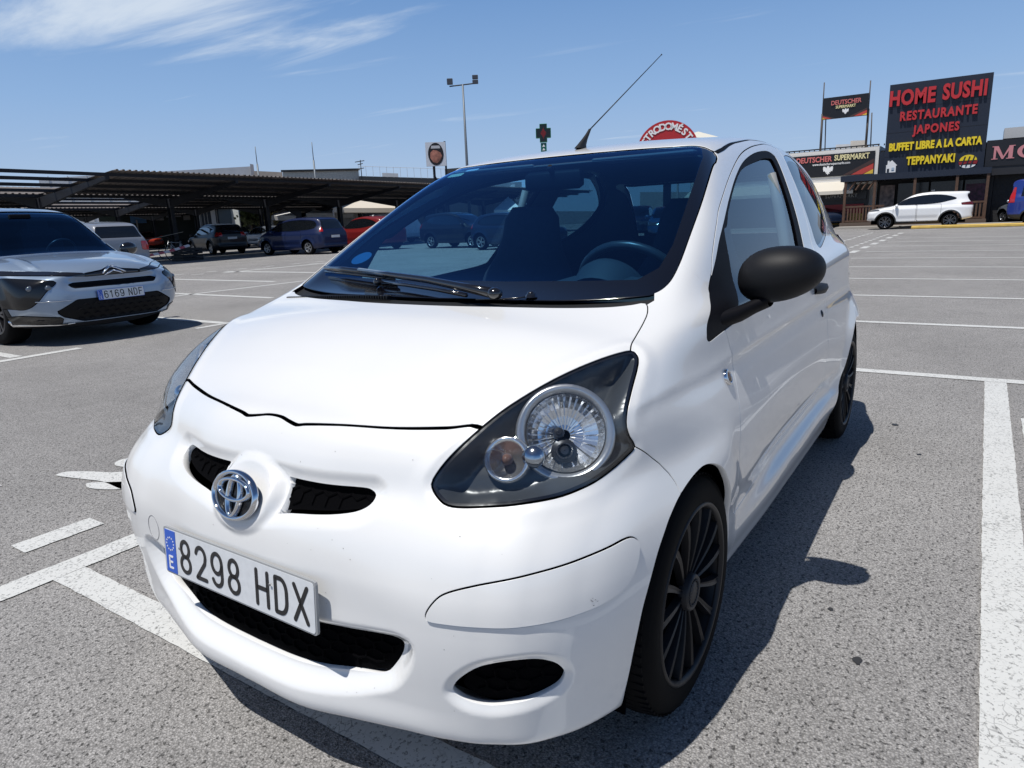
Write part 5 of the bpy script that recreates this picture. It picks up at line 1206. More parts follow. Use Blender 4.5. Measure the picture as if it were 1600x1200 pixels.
# --- generic outlines
SUVP = [(2.05, .32), (2.14, .50), (2.12, .78), (1.98, .93), (1.45, 1.02), (1.00, 1.08), (.62, 1.30), (.15, 1.54), (-.5, 1.63), (-1.3, 1.60), (-1.80, 1.52), (-1.98, 1.25), (-2.12, 1.05), (-2.14, .6), (-2.08, .34), (-1.0, .24), (1.0, .24)]
SUVW = [[(.82, 1.10), (.30, 1.42), (-.4, 1.52), (-1.05, 1.49), (-1.55, 1.36), (-1.62, 1.22), (-.6, 1.08)]]
HATP = [(1.95, .30), (2.05, .45), (2.02, .70), (1.86, .84), (1.40, .93), (1.05, .98), (.62, 1.22), (.15, 1.42), (-.4, 1.48), (-1.2, 1.45), (-1.62, 1.32), (-1.85, 1.0), (-1.92, .6), (-1.88, .32), (-.9, .22), (.9, .22)]
HATW = [[(.86, 1.00), (.36, 1.27), (-.2, 1.37), (-.95, 1.35), (-1.38, 1.18), (-1.35, 1.02), (-.5, .97)]]
MPVP = [(2.18, .30), (2.24, .50), (2.18, .78), (1.95, .93), (1.55, 1.05), (1.00, 1.30), (.45, 1.53), (-.2, 1.65), (-1.2, 1.66), (-1.90, 1.58), (-2.16, 1.20), (-2.26, .85), (-2.28, .5), (-2.2, .30), (-1.0, .22), (1.0, .22)]
MPVW = [[(1.05, 1.12), (.50, 1.42), (-.2, 1.53), (-1.0, 1.54), (-1.72, 1.46), (-1.78, 1.16), (-.6, 1.08)]]
def ends(fr, rr_): return [('windscreen', fr, .17), ('rear_window', rr_, .20)]
E_SUV = ends([(1.08, 1.10), (.60, 1.45), (.12, 1.70), (.06, 1.50), (.52, 1.28), (.96, 1.05)], [(-2.3, 1.12), (-2.3, 1.5), (-1.80, 1.46), (-1.90, 1.12)])
E_HAT = ends([(1.14, 1.0), (.64, 1.34), (.12, 1.6), (.05, 1.38), (.5, 1.20), (1.0, .97)], [(-2.2, 1.02), (-2.2, 1.4), (-1.5, 1.36), (-1.66, 1.02)])
E_MPV = ends([(1.55, 1.12), (1.02, 1.42), (.40, 1.7), (.34, 1.50), (.90, 1.28), (1.42, 1.08)], [(-2.5, 1.12), (-2.5, 1.55), (-1.88, 1.53), (-2.08, 1.12)])
rear = lambda V_: V_[:, 0] + 1.72
def lampset(z0, z1, tall=False):
    fr = lambda V_: 1.35 - V_[:, 0]
    return [('tail_lamp', ([(.55 if not tall else .66, z0), (.55 if not tall else .66, z1), (1.1, z1), (1.1, z0)], (1, 2), rear), RED), ('headlight', ([(.45, .66), (.45, .80), (1.1, .86), (1.1, .68)], (1, 2), fr), LAMP)]
def rear_plate(txt, x, z):
    def f(root, F): number_plate(root, (x, 0, z), (0, -1, 0), (0, 0, 1), .52, .11, txt, PLK, stars=False)
    return f
def rear_plate2(x, z):
    def f(root, F):
        mb = MB(); mb.box((x, 0, z), (.02, .5, .11)); mb.build('number_plate', PLW, root)
    return f
def spec(name, prof, win, en, paint, **k):
    d = dict(name=name, prof=prof, win=win, ends=en, paint=paint, wb=2.6, r=.33, belt=1.0, mirror=(.85, 1.05)); d.update(k); return d
# white crossover by the kerb on the right: side on, nose to the left
MGW = mat('crossover_white', (.78, .79, .80), .3, coat=1, coat_rough=.02)
FR = mat('alloy_two_tone', (.14, .14, .15), .25, .9)
MGP = [(2.02, .40), (2.10, .52), (2.10, .74), (1.98, .90), (1.45, 1.02), (1.02, 1.09), (.60, 1.34), (.15, 1.56), (-.5, 1.64), (-1.3, 1.62), (-1.95, 1.58), (-1.90, 1.42), (-2.02, 1.20), (-2.14, 1.05), (-2.12, .6), (-2.06, .42), (-1.0, .27), (1.0, .27)]
make_car(spec('parked_crossover', MGP, [[(.84, 1.10), (.34, 1.40), (-.4, 1.50), (-1.05, 1.46), (-1.50, 1.30), (-1.20, 1.20), (-.6, 1.10)]], E_SUV, MGW, wb=2.585, w=.90, r=.345, clad_z=.34, rim=FR, spokes=7, rr=.72, lamps=[('tail_lamp', ([(-1.70, 1.0), (-1.66, 1.10), (-2.3, 1.16), (-2.3, .98)], (0, 2), lambda V_: .5 - V_[:, 1]), mat('tail_dark', (.10, .012, .012), .2, coat=1)), ('headlight', ([(1.50, .86), (1.62, .92), (2.3, .94), (2.3, .82)], (0, 2), lambda V_: .5 - V_[:, 1]), LAMP)], doors=[(.06, .98, .36, 1.08), (-.92, .02, .36, 1.08)]), (-36.9, -1.25, 0), R(272), 'white crossover parked nose left behind the yellow kerb before the sushi restaurant', h=.045)

# ---- cars under the canopies stand nose-in across the bays
DB = paintmat('dark_blue_paint', (.004, .012, .055)); BK = paintmat('black_car_paint', (.004, .005, .009)); RD = paintmat('red_car_paint', (.16, .008, .008)); WT = paintmat('white_car_paint', (.62, .64, .68)); NV = paintmat('navy_car_paint', (.004, .012, .035)); GY = paintmat('silver_car_paint', (.30, .34, .40), 1); ORD = paintmat('orange_red_paint', (.36, .03, .012))
BRI = mat('alloy_bright', (.45, .46, .48), .3, .7)
UC = 'cars parked under the canopies'; BW = 'cars parked beyond the white car'
def lampv(xn, z0, z1, y0): return [('tail_lamp', ([(y0, z0), (y0, z1), (1.1, z1), (1.1, z0)], (1, 2), lambda V_: V_[:, 0] - (xn + .20)), RED), ('headlight', ([(.45, .66), (.45, .80), (1.1, .86), (1.1, .68)], (1, 2), lambda V_: 1.45 - V_[:, 0]), LAMP)]
make_car(spec('people_carrier', MPVP, MPVW, E_MPV, DB, wb=2.73, w=.91, r=.32, lamps=lampv(-2.28, 1.0, 1.50, .66), rim=BRI, extra=[rear_plate2(-2.29, .78)], doors=[(.05, 1.1, .35, 1.06), (-1.0, 0, .35, 1.06)]), (-20.75, -25.5, 0), R(273), 'dark blue people carrier with tall red tail lamp under the canopy', UC)
make_car(spec('off_roader', SUVP, SUVW, E_SUV, BK, w=.92, r=.36, lamps=lampv(-2.14, .95, 1.15, .50), clad_z=.36, extra=[rear_plate2(-2.16, .85)]), (-21.9, -33.9, 0), R(258), 'black off-roader parked between the bicycles and the blue people carrier', UC)
make_car(spec('parked_car', SUVP, SUVW, E_SUV, RD, lamps=lampv(-2.14, .95, 1.15, .5)), (-24.0, -24.4, 0), R(264), 'dark red car half hidden behind the front pillar of the white hatchback', UC)
make_car(spec('parked_car', HATP, HATW, E_HAT, ORD, lamps=lampv(-1.92, .8, 1.0, .5)), (-33.0, -61.0, 0), R(75), 'small red hatchback far back under the canopy left of the bicycles', UC)
make_car(spec('parked_car', SUVP, SUVW, E_SUV, mat('estate_silver', (.20, .22, .26), .35, coat=.8), lamps=lampv(-2.14, .72, 1.0, .58), mirmat=BLKG), (-10.2, -22.8, 0), R(262), 'pale estate car with red tail lamp behind the silver blue crossover', UC)
make_car(spec('parked_car', HATP, HATW, E_HAT, NV, lamps=lampv(-1.92, .8, 1.0, .5), mirmat=BLK), (-6.0, -17.8, 0), R(95), 'dark car mostly hidden behind the crossover at the left', UC)
make_car(spec('parked_car', HATP, HATW, E_HAT, GY), (-30.5, -41, 0), R(264), 'pale car roof showing between the black off-roader and the people carrier', UC)
make_car(spec('delivery_van', [(2.3, .3), (2.4, .6), (2.3, .95), (1.7, 1.15), (1.2, 1.75), (.9, 1.88), (-1, 1.92), (-2.2, 1.88), (-2.3, 1.5), (-2.32, .4), (-1, .25), (1, .25)], [[(1.35, 1.2), (1.0, 1.6), (.5, 1.62), (.45, 1.2)]], [('windscreen', [(1.75, 1.2), (1.2, 1.85), (1.1, 1.7), (1.5, 1.2)], .15)], WT, belt=1.2, w=.95, cat='van'), (-33, -31.5, 0), R(264), 'white van roof behind the dark red car', UC)
make_car(spec('parked_car', SUVP, SUVW, E_SUV, BK, lamps=lampv(-2.14, .95, 1.15, .5), rim=BRI), (-24.9, -19.0, 0), R(85), 'dark off-roader seen through the passenger window of the white hatchback', BW)
make_car(spec('parked_car', HATP, HATW, E_HAT, NV, lamps=lampv(-1.92, .85, 1.05, .5), rim=BRI), (-22.6, -14.4, 0), R(85), 'navy car seen through the white hatchback beside its centre pillar', BW)
make_car(spec('parked_car', HATP, HATW, E_HAT, mat('car_blue_paint', (.02, .09, .22), .3, coat=1), lamps=lampv(-1.92, .85, 1.05, .5)), (-29.5, -10.6, 0), R(20), 'blue car seen through the driver side of the windscreen', BW)
make_car(spec('parked_car', SUVP, SUVW, E_SUV, NV, lamps=lampv(-2.14, .85, 1.05, .5)), (-33.5, -14.0, 0), R(15), 'dark blue car behind the seat seen through the windscreen', BW)
make_car(spec('parked_hatchback', HATP, HATW, E_HAT, NV, lamps=lampv(-1.92, .85, 1.05, .5)), (-42.6, -6.35, 0), R(25), 'dark blue hatchback parked left of the wooden railing')
make_car(spec('parked_car', HATP, HATW, E_HAT, GY, lamps=lampv(-1.92, .85, 1.05, .5)), (-41.5, 3.6, 0), R(215), 'silver car partly behind the blue van at the right')
make_car(spec('blue_van', [(2.2, .35), (2.3, .6), (2.2, .95), (1.75, 1.1), (1.2, 1.75), (.8, 1.92), (-1, 1.98), (-2.0, 1.95), (-2.12, 1.5), (-2.15, .4), (-1, .3), (1, .3)], [[(1.25, 1.25), (.9, 1.65), (-1.70, 1.70), (-1.75, 1.25)]], [('windscreen', [(1.75, 1.2), (1.2, 1.85), (1.1, 1.65), (1.5, 1.2)], .15), ('rear_window', [(-2.4, 1.2), (-2.4, 1.7), (-1.95, 1.68), (-1.95, 1.2)], .2)], mat('van_blue', (.010, .028, .20), .3, coat=1), belt=1.15, w=.93, lamps=lampv(-2.15, 1.0, 1.65, .68), cat='van', clad_z=.5, k=.12, shoulder=.3, tumble=.15), (-37.0, 4.45, 0), R(82), 'blue van with tall red tail lamp cut by the right edge')

# ---------------------------------------------------------------- canopies of the car park: steel posts with two raised arms, corrugated sheet on purlins
STEEL = mat('dark_steel', (.014, .016, .022), .6, spec=.3); SHT = mat('corrugated_brown', (.17, .15, .14), .7, noise=(1.5, .25)); TOPW = mat('sheet_top', (.42, .41, .38), .6)
RD_ = np.array([math.cos(R(185)), math.sin(R(185)), 0.]); PD = np.array([.08715574, -.9961947, 0.]) * -1      # along the row, across it (towards us)
P1_ = np.array([-17.85, -31.1, 0.])
def canopy(off, k0, k1, label, hP=2.79, hE=3.34, L_=4.8, gaps=()):
    root = empty('carport', tuple(P1_ - PD * off), 0); tag(root, label, 'carport', 'car park canopies')
    o3 = lambda a, p_, z: tuple(RD_ * a + PD * p_ + np.array([0, 0, z]))
    for k in range(k0, k1 + 1):
        a = k * 5.84; mb = MB()
        for da, w_ in ((-.09, .012), (.09, .012)): pass
        mb.box(o3(a, 0, hP / 2), (.02, .24, hP), R(185)); mb.box(tuple(np.array(o3(a, -.12, hP / 2))), (.20, .02, hP), R(185)); mb.box(tuple(np.array(o3(a, .12, hP / 2))), (.20, .02, hP), R(185)); mb.box(o3(a, 0, .01), (.36, .40, .03), R(185)); mb.build('post', STEEL, root)
        for s in (1, -1):
            mb = MB(); V_ = []
            for t, dz in ((-.02, .42), (.5, .26), (1, .12)):
                p_ = s * L_ * max(t, 0); zt_ = hP + .02 + (hE - hP) * max(t, 0)
                for da in (-.07, .07): V_ += [o3(a + da, p_, zt_ - dz), o3(a + da, p_, zt_)]
            mb.add(V_, [(i * 4, i * 4 + 4, i * 4 + 5, i * 4 + 1) for i in range(2)] + [(i * 4 + 2, i * 4 + 3, i * 4 + 7, i * 4 + 6) for i in range(2)] + [(i * 4 + 1, i * 4 + 5, i * 4 + 7, i * 4 + 3) for i in range(2)] + [(i * 4, i * 4 + 2, i * 4 + 6, i * 4 + 4) for i in range(2)] + [(8, 10, 11, 9)]); mb.build('arm', STEEL, root)
    a0, a1 = k0 * 5.84 - .2, (k1 + 1) * 5.84
    for s in (1, -1):
        for j in range(5):
            p_ = s * (.15 + j * (L_ - .2) / 4 ); z = hP + .08 + (hE - hP) * abs(p_) / L_; mb = MB(); mb.box(o3((a0 + a1) / 2, p_, z), (a1 - a0, .06, .12), R(185)); mb.build('purlin', STEEL, root)
    # one corrugated sheet per bay and side
    pit = .25; first = None
    for s in (1, -1):
        for k in range(k0, k1 + 1):
            if (k, s) in gaps: continue
            V_ = []; n = int(5.84 / pit)
            xs = []
            for i in range(n + 1):
                c = k * 5.84 + i * pit
                xs += [(c, 0), (c + pit * .52, 0), (c + pit * .62, .045), (c + pit * .90, .045)]
            for c, dz in xs:
                for p_ in (.08 * s, (L_ + .35) * s): V_.append(o3(c, p_, hP + .16 + (hE - hP) * abs(p_) / L_ + dz))
            m = len(xs); Fq = [(2 * i, 2 * i + 1, 2 * i + 3, 2 * i + 2) for i in range(m - 1)]
            obj('roof_sheet', V_, Fq, SHT, root, smooth=False)
    return root
canopy(0, -2, 6, 'nearest brown corrugated carport canopy on dark Y-shaped posts', gaps=((-2, 1),))
canopy(13.5, -3, 7, 'second corrugated carport canopy seen beneath the nearest one', gaps=((0, 1),))
canopy(27, -3, 8, 'third carport canopy far back behind the second')
# ---------------------------------------------------------------- bicycles, crate and barrier tape at the canopy post
def bicycle(loc, yaw, label, lean=.08):
    b_ = empty('bicycle', loc, yaw); tag(b_, label, 'bicycle', 'bicycles leaning by the canopy post')
    for x in (-.52, .52):
        mb = MB(); n = 28; mb.tube([(x + .34 * math.cos(2 * math.pi * k / n), 0, .34 + .34 * math.sin(2 * math.pi * k / n)) for k in range(n)], .018, 6, closed=True)
        w_ = mb.build('bicycle_wheel', RUB, b_, smooth=True); mb = MB()
        for k in range(12): a = math.pi * 2 * k / 12; mb.tube([(x, 0, .34), (x + .33 * math.cos(a), 0, .34 + .33 * math.sin(a))], .002, 3)
        mb.build('wheel_spokes', CHROME, w_)
    mb = MB()
    for a, b in (((-.52, 0, .34), (-.08, 0, .30)), ((-.08, 0, .30), (-.20, 0, .84)), ((-.52, 0, .34), (-.17, 0, .74)), ((-.17, 0, .76), (.36, 0, .80)), ((-.08, 0, .30), (.38, 0, .70)), ((.36, 0, .86), (.52, 0, .34))): mb.tube([a, b], .017, 6)
    mb.build('bicycle_frame', mat('bike_silver', (.45, .46, .48), .3, .6), b_, smooth=True)
    mb = MB(); mb.box((-.21, 0, .87), (.26, .13, .05), 0, .015); mb.build('saddle', TRIM, b_)
    mb = MB(); mb.tube([(.36, 0, .84), (.34, 0, 1.0)], .014, 6); mb.tube([(.30, -.28, 1.04), (.36, -.1, 1.0), (.36, .1, 1.0), (.30, .28, 1.04)], .013, 6); mb.build('handlebar', TRIM, b_, smooth=True)
bicycle((-17.2, -29.9, 0), R(20), 'silver bicycle leaning right of the canopy post')
bicycle((-17.6, -30.6, 0), R(-15), 'second bicycle just behind the canopy post')
mb = MB(); c_ = (-16.4, -27.9)
cr = empty('crate', (c_[0], c_[1], 0), R(5)); tag(cr, 'black crate standing at the foot of the canopy post', 'crate')
for z in (.06, .20, .34, .48):
    mb = MB(); mb.box((0, .38, z), (1.0, .03, .11)); mb.box((0, -.38, z), (1.0, .03, .11)); mb.box((.49, 0, z), (.03, .76, .11)); mb.box((-.49, 0, z), (.03, .76, .11)); mb.build('crate_board', mat('crate_black', (.008, .008, .010), .6), cr)
mb = MB(); mb.box((0, 0, .03), (.96, .72, .04)); mb.build('crate_floor', VOID, cr)
tp = empty('barrier_tape', (0, 0, 0)); tag(tp, 'red and white striped barrier tape sagging from the post to the left', 'tape')
A = np.array([-16.3, -27.4, .62]); B = np.array([-12.2, -26.0, .30]); TR = mat('tape_red', (.50, .10, .14), .5); TW = mat('tape_white', (.75, .72, .74), .5)
for k in range(14):
    t0, t1 = k / 14, (k + 1) / 14; f_ = lambda t: A + (B - A) * t + np.array([0, 0, -.12 * math.sin(math.pi * t)]); a, b = f_(t0), f_(t1); sk = (B - A) / 14 * .35
    mb = MB(); mb.add([a, b, b + sk + [0, 0, .10], a + sk + [0, 0, .10]], [(0, 1, 2, 3)]); mb.build('tape_stripe', TR if k % 2 else TW, tp)
tp2 = MB(); tp2.tube([(-17.4, -29.6, 1.25), (-15.2, -31.0, .75)], .012, 4); tag(tp2.build('rope', mat('rope', (.4, .38, .34), .8)), 'pale rope strung from the canopy post to the left', 'rope')
# ---------------------------------------------------------------- far side of the car park
def wallx(u, v, X=-42.0):
    d = rayd(u, v); return CP + d * ((X - CP.x) / d.x)
def building(name, u0, u1, vt, D, depth, m, label, cat='building', ang=None, zb=0, vt1=None):
    a = at(u0, vt, D); b = at(u1, vt if vt1 is None else vt1, D if ang is None else ang); z = max(a.z, b.z) if vt1 is None else None
    d = Vector((b.x - a.x, b.y - a.y, 0)).normalized(); n = Vector((d.y, -d.x, 0)); n = n if n.dot(Vector((a.x - CP.x, a.y - CP.y, 0))) > 0 else -n
    root = empty(name, (a.x, a.y, 0), math.atan2(d.y, d.x)); tag(root, label, cat)
    L_ = math.hypot(b.x - a.x, b.y - a.y); za, zb_ = a.z, b.z; s = 1 if (Matrix.Rotation(math.atan2(d.y, d.x), 3, 'Z') @ Vector((0, 1, 0))).dot(n) > 0 else -1
    mb = MB(); mb.add([(0, 0, zb), (L_, 0, zb), (L_, 0, zb_), (0, 0, za), (0, s * depth, zb), (L_, s * depth, zb), (L_, s * depth, zb_), (0, s * depth, za)], [(0, 1, 2, 3), (5, 4, 7, 6), (1, 5, 6, 2), (4, 0, 3, 7), (3, 2, 6, 7), (0, 4, 5, 1)])
    mb.build('wall', m, root); return root, L_, za, s
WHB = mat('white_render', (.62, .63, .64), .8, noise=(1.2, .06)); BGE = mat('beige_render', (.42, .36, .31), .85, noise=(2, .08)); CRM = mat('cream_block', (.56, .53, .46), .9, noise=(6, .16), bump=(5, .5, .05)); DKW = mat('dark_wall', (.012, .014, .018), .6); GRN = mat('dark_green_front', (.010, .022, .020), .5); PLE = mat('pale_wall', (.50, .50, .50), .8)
r0, L0, z0_, s0 = building('warehouse', 60, 391, 279, 92, 18, WHB, 'pale white warehouse wall rising above the left canopies', vt1=260)
for k in range(12):
    mb = MB(); mb.box((L0 * (k + .5) / 12, -s0 * .03, z0_ * .5 + 1), (.06, .05, z0_ - 1.5)); mb.build('panel_joint', mat('joint_grey', (.45, .46, .47), .8), r0)
building('pillar_wall', 390.5, 396, 256, 91, 3, mat('grey_concrete', (.30, .31, .34), .8), 'grey upright end wall between warehouse and beige block', 'wall', vt1=257)
building('beige_block', 396.5, 441, 267, 88, 10, BGE, 'beige low block left of the cream wall behind the canopies', vt1=269)
rc, Lc, zc, s_c = building('cream_building', 441.5, 560, 269, 85, 12, CRM, 'cream rough-faced building behind the canopies with a dark coping', vt1=264)
mb = MB(); mb.box((Lc / 2, -s_c * .05, zc + .12), (Lc + .3, .4, .2)); mb.build('coping', DKW, rc)
building('dark_roof_building', 560.5, 700, 275, 84, 14, mat('dark_roof', (.03, .034, .04), .5), 'low building with a dark roof edge right of the cream wall', vt1=279)
building('roof_plant_room', 597, 622, 270, 88, 3, WHB, 'small white plant room on the dark roof', 'building', vt1=271)
building('gable_building', 695, 770, 264, 70, 8, mat('dark_shed', (.05, .052, .055), .6), 'grey shed end beside the oval sign', 'building', vt1=258)
# fence on the dark roof
fe = empty('roof_railing', (0, 0, 0)); tag(fe, 'thin wire railing along the dark roof', 'railing'); mb = MB()
pa, pb = at(562, 276, 83), at(700, 280, 83)
for k in range(14): q = pa.lerp(pb, k / 13); mb = MB(); mb.tube([q, q + Vector((0, 0, 1.15))], .025, 4); mb.build('railing_post', PLE, fe)
mb = MB(); mb.tube([pa + Vector((0, 0, 1.13)), pb + Vector((0, 0, 1.13))], .02, 4); mb.build('railing_wire', PLE, fe)
# shopfronts in the shade under the canopies
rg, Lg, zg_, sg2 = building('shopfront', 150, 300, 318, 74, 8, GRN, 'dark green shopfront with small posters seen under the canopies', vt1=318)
for k, (x, z, w_, h_, c_) in enumerate(((.10, 1.9, .9, .9, (.6, .6, .6)), (.40, 2.9, 1.3, 1.2, (.10, .25, .5)), (.60, 3.0, 1.1, 1.0, (.45, .46, .48)), (.78, 3.1, 1.3, .7, (.5, .52, .56)), (.92, 3.0, .6, 1.1, (.5, .5, .5)))):
    mb = MB(); mb.box((Lg * x, -sg2 * .06, z), (w_, .08, h_)); mb.build('poster', mat('poster%d' % k, c_, .6), rg)
for x in (.38, .55): mb = MB(); mb.box((Lg * x, -sg2 * .1, 1.3), (.12, .1, 2.6)); mb.build('sign_post', PLE, rg)
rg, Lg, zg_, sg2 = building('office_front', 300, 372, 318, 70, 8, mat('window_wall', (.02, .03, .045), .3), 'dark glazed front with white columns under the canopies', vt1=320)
for x in (.08, .42, .80):
    mb = MB(); mb.box((Lg * x, -sg2 * .15, zg_ * .45), (.55 if x > .5 else .38, .25, zg_ * .9)); mb.build('column', WHB, rg)
for x in (.15, .22, .29, .50, .57, .64, .71):
    mb = MB(); mb.box((Lg * x, -sg2 * .04, zg_ * .5), (.05, .05, zg_ * .8)); mb.build('window_bar', PLE, rg)
building('grey_panel', 340, 360, 325, 69.5, 1, mat('grey_panel', (.10, .13, .15), .5), 'grey panel wall right of the white columns', 'wall', vt1=325)
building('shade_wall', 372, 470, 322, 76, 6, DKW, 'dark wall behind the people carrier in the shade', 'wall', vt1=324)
mb = MB(); q = at(369, 341, 68); mb.box((q.x, q.y, q.z), (.1, 1.0, 1.6)); tag(mb.build('notice_board', mat('notice', (.55, .57, .55), .6)), 'small white notice board right of the grey panel', 'board')
# white marquees
def marquee(u0, u1, vt, vb, D, label, m):
    a, b = at(u0, vb, D), at(u1, vb, D); top = at((u0 + u1) / 2, vt, D + 1.5); root = empty('marquee', (a.x, a.y, 0)); tag(root, label, 'marquee', 'white marquees between the canopies'); o = Vector((a.x, a.y, 0))
    d = (b - a); n = Vector((-d.y, d.x, 0)).normalized() * 3.5; n = n if n.dot(a - CP) > 0 else -n
    c = [a, b, b + n, a + n]; mb = MB(); mb.add([tuple(p_ - o) for p_ in c] + [tuple(top + n * .35 - o)], [(0, 1, 4), (1, 2, 4), (2, 3, 4), (3, 0, 4)]); mb.build('marquee_roof', m, root)
    mb = MB(); mb.add([tuple(p_ - o) for p_ in c] + [tuple(p_ - o - Vector((0, 0, .35))) for p_ in c], [(0, 1, 5, 4), (1, 2, 6, 5), (2, 3, 7, 6), (3, 0, 4, 7)]); mb.build('marquee_valance', m, root)
    for p_ in c: mb = MB(); mb.box((p_.x - o.x, p_.y - o.y, p_.z / 2 - .1), (.08, .08, max(.5, p_.z - .2))); mb.build('marquee_pole', PLE, root)
WCL = mat('white_canvas', (.75, .75, .74), .8); BCL = mat('cream_canvas', (.58, .53, .45), .85)
marquee(424, 462, 325, 337, 60, 'white marquee above the people carrier left of the canopy post', WCL)
marquee(478, 552, 318, 333, 62, 'white marquee with dark windows behind the people carrier', WCL)
marquee(520, 640, 304, 325, 58, 'large cream marquee under the nearest canopy on the right', BCL)
marquee(772, 816, 306, 328, 52, 'white marquee seen through the passenger window', WCL)
# trees beyond
def leafy(name, c, r, n, m, label, cat='tree', trunk=True):
    root = empty(name, (c.x, c.y, 0)); tag(root, label, cat, 'trees behind the car park'); rn = random.Random(int(c.x * 7)); V_, F_ = [], []
    for i in range(n):
        while True:
            q = Vector((rn.uniform(-1, 1), rn.uniform(-1, 1), rn.uniform(-1, 1)))
            if .25 < q.length < 1: break
        bmp = .75 + .35 * math.sin(q.x * 5 + q.y * 3) * math.cos(q.z * 4); q = q * bmp; p_ = Vector((q.x * r[0], q.y * r[0], c.z - 0 + q.z * r[1]))
        a = Vector((rn.gauss(0, 1), rn.gauss(0, 1), rn.gauss(0, 1))).normalized(); b = a.orthogonal().normalized(); s = .16 * r[1]; k = len(V_); V_ += [p_ - a * s, p_ + b * s * .6, p_ + a * s, p_ - b * s * .6]; F_.append((k, k + 1, k + 2, k + 3))
    obj('crown', V_, F_, m, root, smooth=False)
    mb = MB(); mb.tube([(0, 0, 0), (0, 0, c.z)], [.16, .08], 8); mb.build('trunk', mat('bark', (.08, .06, .045), .9), root, smooth=True)
LEAF = mat('leaves', (.055, .075, .03), .8, noise=(2, .4))
leafy('tree', at(392, 338, 66), (1.3, 1.3), 500, LEAF, 'small green tree showing between the parked cars and the canopy post')
leafy('tree', at(418, 342, 68), (1.2, 1.1), 400, mat('leaves_olive', (.10, .095, .045), .8), 'small olive tree right of the green one')
# distant town behind the shops keeps the horizon closed
for k, (u0, u1, v, D_, c_) in enumerate(((-200, 60, 300, 120, (.4, .38, .35)), (700, 1000, 330, 130, (.35, .34, .33)), (1000, 1240, 300, 120, (.4, .39, .37)))):
    building('distant_building', u0, u1, v, D_, 10, mat('far%d' % k, c_, .9), ['beige building beyond the left edge of the canopies', 'long low grey building seen through the hatchback windows', 'pale building behind the roof of the white hatchback'][k], vt1=v)
# shop with big white letters, seen through the windows of the white car
rf, Lf, zf, sf = building('store', 745, 815, 288, 62, 10, mat('store_grey', (.30, .31, .33), .7), 'grey store with large white letters seen through the windscreen', vt1=284)
text('store_lettering', 'fa', 2.0, mat('sign_white', (.8, .8, .8), .5), rf, (Lf * .86, -sf * .1, zf - .95), (R(90), 0, 0 if sf > 0 else R(180)), .05, .03)
for k in range(4): mb = MB(); mb.box((Lf * (.12 + .2 * k), -sf * .05, zf - .9), (Lf * .16, .06, 1.1)); mb.build('facade_panel', mat('facade_panel', (.36, .35, .36), .7), rf)
# tall flood-light mast
def mast(u, vb, vt, D, label):
    b_, t_ = at(u, vb, D), at(u - 2, vt, D); root = empty('flood_light_mast', (t_.x, t_.y, 0)); tag(root, label, 'mast'); H = t_.z
    mb = MB(); mb.tube([(0, 0, 0), (0, 0, H * .5), (0, 0, H)], [.15, .11, .07], 8); mb.build('pole', mat('galvanised', (.16, .18, .20), .5, .3), root, smooth=True)
    d = Vector((r_.x, r_.y, 0)).normalized(); mb = MB(); mb.tube([d * -1.05 + Vector((0, 0, H - .1)), d * 1.05 + Vector((0, 0, H + .05))], .05, 6); mb.build('crossbar', STEEL, root)
    for s, z in ((-1, .25), (1, .15), (1, .50)): mb = MB(); p_ = d * s * 1.0 + Vector((0, 0, H + z)); mb.box(tuple(p_), (.45, .22, .30 if z != .25 else .45), math.atan2(d.y, d.x), .03); mb.build('flood_light', mat('lamp_case', (.05, .055, .07), .4), root)
mast(725, 300, 132, 58, 'tall flood-light mast with lamps on a crossbar above the hatchback')
# thin aerial masts
def thin(u, v0, v1, D, label, hw=0):
    t_ = at(u, v1, D); root = empty('aerial_mast', (t_.x, t_.y, 0)); tag(root, label, 'mast', 'thin masts on the roofs'); mb = MB(); mb.tube([(0, 0, 0), (0, 0, at(u, (v0 * .45 + v1 * .55), D).z)], .09, 6); mb.tube([(0, 0, at(u, (v0 * .45 + v1 * .55), D).z), (0, 0, t_.z)], .04, 6); mb.build('pole', mat('galvanised', (.16, .18, .20), .5, .3), root, smooth=True)
thin(398.5, 290, 229, 80, 'thin mast above the beige block'); thin(487, 285, 222, 78, 'thin mast in front of the cream building')
q = at(566, 285, 84); t_ = at(565, 250, 84); tv = empty('tv_aerial', (q.x, q.y, 0)); tag(tv, 'television aerial at the left end of the dark roof', 'aerial'); mb = MB(); mb.tube([(0, 0, 0), (0, 0, t_.z)], .05, 5)
d = Vector((r_.x, r_.y, 0)).normalized()
for z, w_ in ((t_.z - .2, .9), (t_.z - .5, .5), (t_.z - 1.0, .7)): mb.tube([d * -w_ * .7 + Vector((0, 0, z)), d * w_ * .5 + Vector((0, 0, z + .12))], .045, 4)
mb.build('aerial_rods', STEEL, tv)
